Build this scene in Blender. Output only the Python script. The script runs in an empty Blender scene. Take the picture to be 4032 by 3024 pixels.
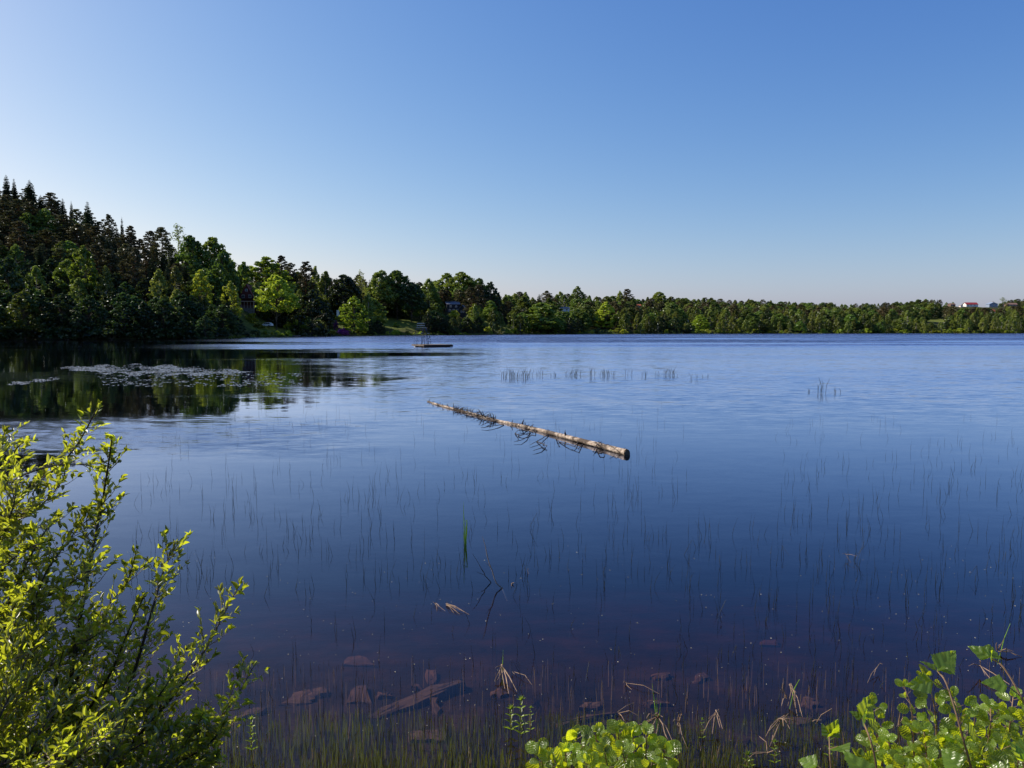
import bpy, math, random
import numpy as np
from mathutils import Vector, Matrix

# ------------------------------------------------------------------ camera, world, sun
sc = bpy.context.scene
col = sc.collection
F = 3045.0                      # focal length in pixels of the 4032 px wide photograph
CAMZ = 3.0
PITCH = math.radians(4.06)
cam_d = bpy.data.cameras.new("camera"); cam = bpy.data.objects.new("camera", cam_d); col.objects.link(cam)
cam_d.sensor_width = 36.0; cam_d.lens = F / 4032 * 36.0
cam_d.clip_start = 0.05; cam_d.clip_end = 6000
cam.location = (0, 0, CAMZ); cam.rotation_euler = (math.radians(90) - PITCH, 0, 0)
sc.camera = cam
SUN_EL = math.radians(37); SUN_AZ = math.radians(-68)      # azimuth from +Y towards +X
w = bpy.data.worlds.new("World"); sc.world = w; w.use_nodes = True
nt = w.node_tree
sky = nt.nodes.new("ShaderNodeTexSky"); sky.sky_type = 'NISHITA'; sky.sun_disc = False
sky.sun_elevation = SUN_EL; sky.sun_rotation = SUN_AZ
sky.altitude = 100; sky.air_density = 1.0; sky.dust_density = 1.1; sky.ozone_density = 1.0
EXPO = 0.25
bg = nt.nodes["Background"]; bg.inputs['Strength'].default_value = 0.1
sepc = nt.nodes.new("ShaderNodeSeparateColor"); comb = nt.nodes.new("ShaderNodeCombineColor"); nt.links.new(sky.outputs[0], sepc.inputs[0])
# deeper blue away from the sun, as in the photograph's clear air: one power and gain for each channel of the sky
for ch, (pw_, gain) in enumerate(((1.50, 1.62), (1.13, 1.21), (0.63, 1.08))):
    a = nt.nodes.new("ShaderNodeMath"); a.operation = 'MULTIPLY'; a.inputs[1].default_value = 0.1; nt.links.new(sepc.outputs[ch], a.inputs[0])
    b = nt.nodes.new("ShaderNodeMath"); b.operation = 'POWER'; b.inputs[1].default_value = pw_; nt.links.new(a.outputs[0], b.inputs[0])
    c = nt.nodes.new("ShaderNodeMath"); c.operation = 'MULTIPLY'; c.inputs[1].default_value = gain * 10 / 2 ** EXPO; nt.links.new(b.outputs[0], c.inputs[0])
    nt.links.new(c.outputs[0], comb.inputs[ch])
nt.links.new(comb.outputs[0], bg.inputs['Color'])
sl = bpy.data.lights.new("sun", 'SUN'); sl.energy = 5.0; sl.angle = math.radians(0.5); sl.color = (1.0, 0.93, 0.80)
so = bpy.data.objects.new("sun", sl); col.objects.link(so)
sdir = Vector((math.sin(SUN_AZ) * math.cos(SUN_EL), math.cos(SUN_AZ) * math.cos(SUN_EL), math.sin(SUN_EL)))
so.rotation_euler = sdir.to_track_quat('Z', 'Y').to_euler(); so.location = sdir * 200
sc.view_settings.view_transform = 'Standard'; sc.view_settings.look = 'None'
sc.view_settings.exposure = EXPO; sc.view_settings.gamma = 1.0; sc.view_settings.use_curve_mapping = False
sc.cycles.max_bounces = 8; sc.cycles.transparent_max_bounces = 16; sc.cycles.caustics_reflective = False
sc.cycles.sample_clamp_indirect = 4.0

rnd = random.Random(7)
nr = np.random.default_rng(11)
U = rnd.uniform

# ------------------------------------------------------------------ helpers
def ray(u, v):
    x = (u - 2016) / F; z = (1512 - v) / F
    c, s = math.cos(PITCH), math.sin(PITCH)
    return Vector((x, c + z * s, -s + z * c))
def at(u, v, Y):
    d = ray(u, v); return Vector((0, 0, CAMZ)) + d * (Y / d.y)
def gnd(u, v, z=0.0):
    d = ray(u, v); return Vector((0, 0, CAMZ)) + d * ((z - CAMZ) / d.z)
def proj(p):
    c, s = math.cos(PITCH), math.sin(PITCH)
    x, y, z = p[0], p[1], p[2] - CAMZ
    d = y * c - z * s; h = y * s + z * c
    return 2016 + F * x / d, 1512 - F * h / d
def tag(o, label=None, cat=None, group=None, kind=None):
    if label: o["label"] = label
    if cat: o["category"] = cat
    if group: o["group"] = group
    if kind: o["kind"] = kind
    return o
def empty(name, loc=(0, 0, 0), rz=0.0):
    o = bpy.data.objects.new(name, None); col.objects.link(o)
    o.location = loc; o.rotation_euler = (0, 0, rz); o.empty_display_size = 0.1
    return o
def copy_tree(o, parent=None):
    c = o.copy(); col.objects.link(c); c.parent = parent
    for ch in [x for x in o.children]:
        copy_tree(ch, c)
    return c

class MB:
    def __init__(s): s.v = []; s.f = []; s.n = 0; s.col = []
    def add(s, vs, fs):
        b = s.n
        s.v.extend([tuple(p) for p in vs]); s.n += len(vs)
        s.f.extend([tuple(i + b for i in q) for q in fs])
    def box(s, c, d, rz=0.0, M=None):
        cx, cy, cz = c; dx, dy, dz = d[0] / 2, d[1] / 2, d[2] / 2
        cr, sr = math.cos(rz), math.sin(rz); vs = []
        for k in (-1, 1):
            for (i, j) in ((-1, -1), (1, -1), (1, 1), (-1, 1)):
                x, y = i * dx, j * dy
                vs.append((cx + x * cr - y * sr, cy + x * sr + y * cr, cz + k * dz))
        s.add(vs, [(0, 3, 2, 1), (4, 5, 6, 7), (0, 1, 5, 4), (1, 2, 6, 5), (2, 3, 7, 6), (3, 0, 4, 7)])
    def tube(s, pts, rad, seg=6, cap=True):
        pts = [Vector(p) for p in pts]; n = len(pts)
        if not hasattr(rad, '__len__'): rad = [rad] * n
        rings = []; vs = []; up = Vector((0.13, 0.21, 1)).normalized()
        for i, p in enumerate(pts):
            t = (pts[min(i + 1, n - 1)] - pts[max(i - 1, 0)])
            if t.length < 1e-9: t = Vector((0, 0, 1))
            t.normalize()
            a = t.cross(up)
            if a.length < 1e-3: a = t.cross(Vector((1, 0, 0)))
            a.normalize(); b = t.cross(a)
            up = b if abs(t.dot(Vector((0, 0, 1)))) > .98 else up
            for k in range(seg):
                an = 2 * math.pi * k / seg
                vs.append(p + (a * math.cos(an) + b * math.sin(an)) * rad[i])
        fs = []
        for i in range(n - 1):
            for k in range(seg):
                k2 = (k + 1) % seg
                fs.append((i * seg + k, i * seg + k2, (i + 1) * seg + k2, (i + 1) * seg + k))
        if cap:
            fs.append(tuple(range(seg - 1, -1, -1))); fs.append(tuple((n - 1) * seg + k for k in range(seg)))
        s.add(vs, fs)
    def prism(s, poly, z0, z1):
        n = len(poly); vs = [(p[0], p[1], z0) for p in poly] + [(p[0], p[1], z1) for p in poly]
        fs = [tuple(range(n - 1, -1, -1)), tuple(range(n, 2 * n))]
        fs += [(i, (i + 1) % n, n + (i + 1) % n, n + i) for i in range(n)]
        s.add(vs, fs)
    def quads(s, arr):                     # numpy (N,4,3)
        b = s.n; n = len(arr)
        s.v.extend(map(tuple, arr.reshape(-1, 3))); s.n += 4 * n
        idx = (np.arange(4 * n) + b).reshape(-1, 4)
        s.f.extend(map(tuple, idx.tolist()))
    def build(s, name, mat, parent=None, smooth=False, loc=None):
        me = bpy.data.meshes.new(name); me.from_pydata(s.v, [], s.f)
        me.materials.append(mat)
        if smooth: me.shade_smooth()
        me.update()
        o = bpy.data.objects.new(name, me); col.objects.link(o)
        if parent: o.parent = parent
        if loc is not None: o.location = loc
        return o

# ------------------------------------------------------------------ materials
def newmat(name):
    m = bpy.data.materials.new(name); m.use_nodes = True
    return m, m.node_tree, m.node_tree.nodes, m.node_tree.links
def simple(name, c, rough=0.7, metal=0.0, var=0.15, scale=6.0, spec=0.3):
    m, t, N, L = newmat(name); b = N["Principled BSDF"]
    b.inputs['Roughness'].default_value = rough; b.inputs['Metallic'].default_value = metal
    b.inputs['Specular IOR Level'].default_value = spec
    no = N.new("ShaderNodeTexNoise"); no.inputs['Scale'].default_value = scale; no.inputs['Detail'].default_value = 5
    tc = N.new("ShaderNodeTexCoord"); L.new(tc.outputs['Object'], no.inputs['Vector'])
    r = N.new("ShaderNodeValToRGB"); L.new(no.outputs['Fac'], r.inputs['Fac'])
    r.color_ramp.elements[0].position = 0.3; r.color_ramp.elements[1].position = 0.7
    r.color_ramp.elements[0].color = (c[0] * (1 - var), c[1] * (1 - var), c[2] * (1 - var), 1)
    r.color_ramp.elements[1].color = (min(1, c[0] * (1 + var)), min(1, c[1] * (1 + var)), min(1, c[2] * (1 + var)), 1)
    L.new(r.outputs['Color'], b.inputs['Base Color'])
    return m
def leafmat(name, c1, c2, tr, trans=0.35, gloss=0.06, scale=0.35, rnd_hue=True, grough=0.35, vvar=0.45):
    """foliage: diffuse + translucent + a little gloss, colour varied per tree and per clump"""
    m, t, N, L = newmat(name); N.remove(N["Principled BSDF"]); out = N["Material Output"]
    tc = N.new("ShaderNodeTexCoord"); no = N.new("ShaderNodeTexNoise"); no.inputs['Scale'].default_value = scale
    no.inputs['Detail'].default_value = 4; L.new(tc.outputs['Object'], no.inputs['Vector'])
    r = N.new("ShaderNodeValToRGB"); L.new(no.outputs['Fac'], r.inputs['Fac'])
    r.color_ramp.elements[0].position = 0.35; r.color_ramp.elements[1].position = 0.65
    r.color_ramp.elements[0].color = (*c1, 1); r.color_ramp.elements[1].color = (*c2, 1)
    hs = N.new("ShaderNodeHueSaturation"); L.new(r.outputs['Color'], hs.inputs['Color'])
    trc = N.new("ShaderNodeHueSaturation"); trc.inputs['Color'].default_value = (*tr, 1)
    if rnd_hue:
        oi = N.new("ShaderNodeObjectInfo")
        mh = N.new("ShaderNodeMapRange"); mh.inputs['To Min'].default_value = 0.485; mh.inputs['To Max'].default_value = 0.53
        L.new(oi.outputs['Random'], mh.inputs['Value']); L.new(mh.outputs[0], hs.inputs['Hue']); L.new(mh.outputs[0], trc.inputs['Hue'])
        m7 = N.new("ShaderNodeMath"); m7.operation = 'MULTIPLY'; m7.inputs[1].default_value = 7.31; L.new(oi.outputs['Random'], m7.inputs[0])
        fr = N.new("ShaderNodeMath"); fr.operation = 'FRACT'; L.new(m7.outputs[0], fr.inputs[0])
        mv = N.new("ShaderNodeMapRange"); mv.inputs['To Min'].default_value = 1 - vvar; mv.inputs['To Max'].default_value = 1 + vvar
        L.new(fr.outputs[0], mv.inputs['Value']); L.new(mv.outputs[0], hs.inputs['Value']); L.new(mv.outputs[0], trc.inputs['Value'])
    d = N.new("ShaderNodeBsdfDiffuse"); L.new(hs.outputs[0], d.inputs['Color'])
    tl = N.new("ShaderNodeBsdfTranslucent"); L.new(trc.outputs[0], tl.inputs['Color'])
    g = N.new("ShaderNodeBsdfGlossy"); g.inputs['Roughness'].default_value = grough; g.inputs['Color'].default_value = (.9, .95, 1, 1)
    m1 = N.new("ShaderNodeMixShader"); m1.inputs[0].default_value = trans; L.new(d.outputs[0], m1.inputs[1]); L.new(tl.outputs[0], m1.inputs[2])
    m2 = N.new("ShaderNodeMixShader"); m2.inputs[0].default_value = gloss; L.new(m1.outputs[0], m2.inputs[1]); L.new(g.outputs[0], m2.inputs[2])
    L.new(m2.outputs[0], out.inputs['Surface'])
    return m
M = {}
M['pine'] = leafmat("pine_needles", (.070, .064, .028), (.130, .106, .046), (.11, .11, .03), trans=.18, gloss=.02, vvar=.3)
M['spruce'] = leafmat("spruce_needles", (.036, .048, .024), (.066, .076, .034), (.06, .08, .02), trans=.15, gloss=.02, vvar=.3)
M['broad'] = leafmat("broad_leaves", (.095, .138, .024), (.140, .182, .030), (.25, .33, .035), trans=.33, gloss=.03)
M['birch'] = leafmat("birch_leaves", (.120, .150, .030), (.168, .192, .038), (.29, .34, .05), trans=.36, gloss=.03)
M['alder'] = leafmat("shade_dark_leaves", (.028, .046, .014), (.048, .070, .018), (.08, .13, .02), trans=.3, gloss=.03)  # alder green, darkened to stand in for deep shade along the left shore
M['fresh'] = leafmat("fresh_leaves", (.20, .24, .024), (.28, .31, .03), (.52, .60, .045), trans=.38, gloss=.03)
M['bark'] = simple("grey_bark", (.10, .08, .06), .9, var=.4, scale=3)
M['pinebark'] = simple("pine_bark", (.20, .10, .055), .9, var=.4, scale=2)
M['birchbark'] = simple("birch_bark", (.42, .40, .36), .8, var=.5, scale=3)
M['purple'] = leafmat("rhododendron_flowers", (.20, .055, .25), (.30, .08, .34), (.3, .08, .34), trans=.25, gloss=.02, scale=1.2)
M['wood'] = simple("weathered_planks", (.17, .135, .105), .8, var=.3, scale=5)
M['wooddark'] = simple("dark_timber", (.035, .028, .024), .8, var=.3)
M['steel'] = simple("galvanised_tube", (.07, .09, .15), .45, .6, var=.2)
M['paleboard'] = simple("pale_painted_board", (.62, .55, .50), .6, var=.1)
M['white'] = simple("white_paint", (.75, .75, .73), .5, var=.05)
M['float'] = simple("float_pontoon", (.03, .035, .04), .6, var=.3)
M['glass'] = simple("window_glass", (.02, .025, .03), .08, var=.1, spec=.8)
M['darkred'] = simple("dark_red_boards", (.10, .028, .025), .8, var=.25)
M['redtile'] = simple("red_roof_tiles", (.20, .055, .040), .85, var=.3, scale=2)
M['brightred'] = simple("bright_red_roof", (.30, .035, .04), .8, var=.2, scale=2)
M['orangetile'] = simple("orange_roof_tiles", (.42, .12, .05), .85, var=.2, scale=2)
M['browntile'] = simple("brown_roof_tiles", (.22, .13, .10), .85, var=.25, scale=2)
M['greyroof'] = simple("grey_roofing", (.20, .21, .24), .7, var=.2)
M['darkboard'] = simple("dark_stained_boards", (.035, .035, .042), .8, var=.25)
M['bluewall'] = simple("blue_grey_boards", (.22, .28, .38), .7, var=.15)
M['brownwall'] = simple("brown_boards", (.14, .09, .07), .8, var=.2)
M['rock'] = simple("grey_rock", (.22, .21, .20), .9, var=.4, scale=2)
M['tyre'] = simple("tyre_rubber", (.02, .02, .02), .8)
M['carpaint'] = simple("white_car_paint", (.78, .80, .82), .25, var=.03, spec=.6)

def water_material():
    m, t, N, L = newmat("lake_water"); N.remove(N["Principled BSDF"]); out = N["Material Output"]
    geo = N.new("ShaderNodeNewGeometry"); sep = N.new("ShaderNodeSeparateXYZ"); L.new(geo.outputs['Position'], sep.inputs[0])
    X, Y = sep.outputs[0], sep.outputs[1]
    def math_(op, a, b=None, c=None, clamp=False):
        n = N.new("ShaderNodeMath"); n.operation = op; n.use_clamp = clamp
        for i, q in enumerate((a, b, c)):
            if q is None: continue
            if isinstance(q, (int, float)): n.inputs[i].default_value = q
            else: L.new(q, n.inputs[i])
        return n.outputs[0]
    def sstep(x, a, b, lo=0.0, hi=1.0):
        n = N.new("ShaderNodeMapRange"); n.interpolation_type = 'SMOOTHSTEP'
        n.inputs['From Min'].default_value = a; n.inputs['From Max'].default_value = b
        n.inputs['To Min'].default_value = lo; n.inputs['To Max'].default_value = hi
        L.new(x, n.inputs['Value']); return n.outputs[0]
    def noise(scale, sx, sy, detail=2, rough=.5, off=0.0, rot=0.0):
        mp = N.new("ShaderNodeMapping"); mp.inputs['Scale'].default_value = (sx, sy, 1); mp.inputs['Location'].default_value = (off, off * 1.7, 0)
        mp.inputs['Rotation'].default_value = (0, 0, rot)
        L.new(geo.outputs['Position'], mp.inputs['Vector'])
        n = N.new("ShaderNodeTexNoise"); n.inputs['Scale'].default_value = scale; n.inputs['Detail'].default_value = detail
        n.inputs['Roughness'].default_value = rough; L.new(mp.outputs[0], n.inputs['Vector']); return n
    # wind field: how steep the wavelets are at each place on the lake
    streak = noise(1, .006, .05, 3, .55, 3.0, .06).outputs['Fac']          # long gusts lying across the lake
    patch = noise(1, .035, .13, 3, .5, 11.0, -.1).outputs['Fac']
    warpn = noise(1, .02, .02, 2, .5, 5.0).outputs['Fac']
    Yw = math_('ADD', Y, math_('MULTIPLY', math_('SUBTRACT', warpn, .5), math_('MULTIPLY', Y, .5)))
    ratio = math_('DIVIDE', X, math_('MAXIMUM', Y, 1.0))
    lee = sstep(math_('ADD', ratio, math_('MULTIPLY', math_('SUBTRACT', patch, .5), .5)), -.30, -.10)   # sheltered bay on the left
    far = sstep(Yw, 95, 230, .0, .36)
    mid = math_('MULTIPLY', sstep(Yw, 20, 34), .024)
    s2 = sstep(streak, .42, .60)
    amp_open = math_('ADD', math_('ADD', mid, math_('MULTIPLY', far, math_('MAXIMUM', sstep(streak, .42, .56, .15, 1.0), sstep(Yw, 300, 420)))), math_('MULTIPLY', math_('MULTIPLY', s2, sstep(Yw, 26, 60)), .014))
    gust = sstep(patch, .50, .62)
    # rippled belt across the near bay, 18..27 m out
    belt = math_('MULTIPLY', sstep(Yw, 17.5, 21), sstep(Yw, 22.5, 27, 1, 0))
    bandA = math_('MULTIPLY', sstep(Yw, 118, 128), sstep(Yw, 136, 150, 1, 0))
    bandB = math_('MULTIPLY', sstep(Yw, 175, 195), sstep(ratio, -.5, -.28))
    amp_lee = math_('ADD', math_('ADD', math_('MULTIPLY', belt, .034), math_('MULTIPLY', math_('ADD', bandA, bandB), math_('MULTIPLY', sstep(ratio, -.5, -.3), .09))), math_('MULTIPLY', gust, .008))
    amp = math_('ADD', math_('MULTIPLY', amp_open, lee), math_('MULTIPLY', amp_lee, math_('SUBTRACT', 1.0, lee)))
    # calm slicks that mirror the wood: one out by the raft, one nearer
    Ys = math_('ADD', Y, math_('MULTIPLY', math_('SUBTRACT', patch, .5), 14))
    slickA = math_('MULTIPLY', math_('MULTIPLY', sstep(Ys, 82, 88), sstep(Ys, 97, 106, 1, 0)), sstep(ratio, -.13, .0, 1, 0))
    slickB = math_('MULTIPLY', math_('MULTIPLY', sstep(Ys, 40, 42.5), sstep(Ys, 45, 49, 1, 0)), math_('MULTIPLY', sstep(ratio, -.12, .02, 1, 0), sstep(noise(1, .16, .05, 1, .5, 31.0).outputs['Fac'], .40, .52)))
    amp = math_('MULTIPLY', amp, math_('SUBTRACT', 1.0, math_('MULTIPLY', math_('MAXIMUM', slickA, slickB), .93)))
    amp = math_('ADD', amp, .0035)
    # wavelets
    w1 = noise(1, 2.6, 8.0, 3, .6, 0, .12).outputs['Color']
    w2 = noise(1, 1.1, 3.4, 2, .5, 9, -.08).outputs['Color']
    w3 = noise(1, .32, 1.05, 2, .5, 21, .05).outputs['Color']
    wh = N.new("ShaderNodeVectorMath"); wh.operation = 'SCALE'; L.new(w3, wh.inputs[0]); wh.inputs['Scale'].default_value = .5
    wa = N.new("ShaderNodeVectorMath"); wa.operation = 'ADD'; L.new(w1, wa.inputs[0]); L.new(wh.outputs[0], wa.inputs[1])
    vm = N.new("ShaderNodeVectorMath"); vm.operation = 'ADD'; L.new(wa.outputs[0], vm.inputs[0]); L.new(w2, vm.inputs[1])
    vs = N.new("ShaderNodeVectorMath"); vs.operation = 'SUBTRACT'; L.new(vm.outputs[0], vs.inputs[0]); vs.inputs[1].default_value = (1.25, 1.25, 1.25)
    vk = N.new("ShaderNodeVectorMath"); vk.operation = 'MULTIPLY'; L.new(vs.outputs[0], vk.inputs[0]); vk.inputs[1].default_value = (1.6, 4.9, 0)
    va = N.new("ShaderNodeVectorMath"); va.operation = 'SCALE'; L.new(vk.outputs[0], va.inputs[0]); L.new(amp, va.inputs['Scale'])
    vn = N.new("ShaderNodeVectorMath"); vn.operation = 'ADD'; L.new(va.outputs[0], vn.inputs[0]); 
    # the faces of the wavelets turned to the open water show most at a low angle: a mean tilt that grows with their height
    tl = N.new("ShaderNodeCombineXYZ"); L.new(math_('MULTIPLY', amp, -.65), tl.inputs[1]); tl.inputs[2].default_value = 1.0; L.new(tl.outputs[0], vn.inputs[1])
    nn = N.new("ShaderNodeVectorMath"); nn.operation = 'NORMALIZE'; L.new(vn.outputs[0], nn.inputs[0])
    # Fresnel by Schlick, the same from above and from below (the sheet does not bend rays)
    dt = N.new("ShaderNodeVectorMath"); dt.operation = 'DOT_PRODUCT'; L.new(geo.outputs['Incoming'], dt.inputs[0]); L.new(nn.outputs[0], dt.inputs[1])
    om = math_('SUBTRACT', 1.0, math_('ABSOLUTE', dt.outputs['Value']), clamp=True)
    fres = math_('ADD', .021, math_('MULTIPLY', math_('POWER', om, 5.6), 1.45), clamp=True)
    gl = N.new("ShaderNodeBsdfGlossy"); L.new(nn.outputs[0], gl.inputs['Normal'])
    gl.inputs['Color'].default_value = (.76, .81, 1, 1)
    L.new(math_('MINIMUM', math_('SQRT', math_('MULTIPLY', math_('SUBTRACT', amp, .0025), .55)), .30), gl.inputs['Roughness'])
    tr = N.new("ShaderNodeBsdfTransparent"); tr.inputs['Color'].default_value = (.95, .95, .95, 1)
    mx = N.new("ShaderNodeMixShader"); L.new(fres, mx.inputs[0]); L.new(tr.outputs[0], mx.inputs[1]); L.new(gl.outputs[0], mx.inputs[2])
    L.new(mx.outputs[0], out.inputs['Surface'])
    ab = N.new("ShaderNodeVolumeAbsorption"); ab.inputs['Color'].default_value = (.66, .36, .18, 1); ab.inputs['Density'].default_value = 1.5
    L.new(ab.outputs[0], out.inputs['Volume'])
    return m
M['water'] = water_material()

# ------------------------------------------------------------------ terrain
def lerp(tab, x, k=1):
    if x <= tab[0][0]: return tab[0][k]
    for a, b in zip(tab, tab[1:]):
        if x <= b[0]:
            f = (x - a[0]) / (b[0] - a[0]); return a[k] + (b[k] - a[k]) * f
    return tab[-1][k]
def u2deg(u): return math.degrees(math.atan((u - 2016) / F))
SHORE = [(-90, 22), (-84, 60), (-75, 120), (-65, 165), (-56, 205)]
for u, v in ((-800, 1341), (0, 1338.5), (450, 1337.5), (880, 1334.5), (985, 1329), (1260, 1323.5), (1500, 1321.5), (1900, 1319), (2100, 1316.5), (2800, 1314.3), (3400, 1313.3), (4032, 1313.0)):
    p = gnd(u, v); SHORE.append((u2deg(u), math.hypot(p.x, p.y)))
SHORE += [(45, 720), (60, 640), (75, 420), (84, 150), (90, 22)]
RIDGE = []
for u, Y, z in ((-2500, 240, 60), (-800, 330, 60), (0, 350, 55), (200, 345, 49), (430, 340, 35), (692, 322, 26), (900, 345, 17), (1050, 400, 20), (1400, 450, 17),
                (1813, 500, 19), (1960, 530, 12), (2275, 610, 17), (2700, 750, 19), (3200, 900, 21), (3650, 1000, 30), (4032, 1000, 29), (5000, 950, 30), (9000, 600, 25)):
    t = u2deg(u); RIDGE.append((t, Y / math.cos(math.radians(t)), z))
def sm(x): x = min(1, max(0, x)); return x * x * (3 - 2 * x)
def wob(x, y): return math.sin(x * .11 + 1.3 * math.sin(y * .07)) * .5 + math.sin(y * .13 + 1.7 * math.sin(x * .05)) * .5
def shore_r(th):
    return lerp(SHORE, th) * (1 + .004 * math.sin(th * 5.1) + .003 * math.sin(th * 12.7))
def near_r(th):
    c = math.cos(math.radians(th))
    return 5.0 / c if c > .17 else 29.0
def H0(x, y):
    th = math.degrees(math.atan2(x, y)); r = math.hypot(x, y)
    n0 = near_r(th) if abs(th) < 90 else 5.0
    if abs(th) >= 89.5:
        return min(1.4, 1.4 - .25 * sm((r - 2) / 4)) + .02 * max(0, r - 10)
    if r < n0:
        d = (n0 - r) / n0
        return min(1.45, 2.2 * (1 - (1 - d) ** 1.3)) * (1 if n0 < 12 else .6)
    R = max(shore_r(th), n0 + 1)
    if r < R:
        a = (r - n0) * math.cos(math.radians(min(abs(th), 70))); b = R - r
        da = -(.03 + .10 * a + .006 * a * a) if a < 6 else -(.846 + .30 * (a - 6))
        db = -(.05 + .25 * b)
        return max(-5.5, max(da, db)) + .025 * wob(x * 8, y * 9)
    rr = lerp(RIDGE, th, 1); zz = lerp(RIDGE, th, 2); rr = max(rr, R + 20)
    s = (r - R) / (rr - R)
    if s <= 1:
        h = zz * (.5 * s + .5 * sm(s))
    else:
        h = zz - .03 * (r - rr)
    return .75 * sm((r - R) / 4) + h + .5 * wob(x, y) * sm((r - R) / 25)
# anchors: places whose ground height is read from the photograph  (u, v of the ground, Y, radius)
ANCH = []
def anchor(u, v, Y, rad=14, lawn=0.0):
    p = at(u, v, Y); ANCH.append((p.x, p.y, p.z, rad, lawn)); return p
A_car = anchor(1051, 1288, 306, 10, 1)
A_house = anchor(972, 1220, 318, 12)
A_lawn1 = anchor(1312, 1262, 362, 12, 1); A_lawn1b = anchor(1330, 1290, 348, 8, 1)
A_lawn2 = anchor(1585, 1268, 400, 13, 1); A_lawn3 = anchor(1545, 1292, 392, 8, 1); A_l4 = anchor(1060, 1308, 296, 8, .8); A_l5 = anchor(1190, 1300, 316, 9, .8)
A_hB = anchor(1785, 1230, 440, 13); A_l6 = anchor(1960, 1278, 452, 12, 1)
A_hC = anchor(2224, 1226, 560, 15); A_hD = anchor(2516, 1212, 640, 15); A_hE = anchor(2706, 1268, 545, 10, .5)
A_l7 = anchor(2370, 1303, 480, 12, .8); A_l8 = anchor(2760, 1306, 515, 12, .8)
A_far = [anchor(u, v, Y, 30) for u, v, Y in ((3753, 1205, 880), (3787, 1209, 870), (3828, 1206, 900), (3912, 1210, 880), (3987, 1206, 900), (3914, 1232, 800))]
A_gap = anchor(3690, 1275, 720, 25, .9)
Hc = [(a[2] - H0(a[0], a[1])) for a in ANCH]
def H(x, y):
    h = H0(x, y)
    if y > 200:
        ws = 0; s = 0; mx = 0
        for a, d in zip(ANCH, Hc):
            q = ((x - a[0]) ** 2 + (y - a[1]) ** 2) / (a[3] ** 2)
            if q < 9: g = math.exp(-q * 1.2); ws += g; s += g * d; mx = max(mx, g)
        if ws > 1e-4: h2 = h + s / ws * mx; h = h2 if h > .3 else h
    return h
def lawn(x, y):
    m = 0
    if y > 200:
        for a in ANCH:
            if a[4]:
                q = ((x - a[0]) ** 2 + (y - a[1]) ** 2) / (a[3] ** 2 * 1.6); m = max(m, a[4] * math.exp(-q))
    return m
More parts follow.
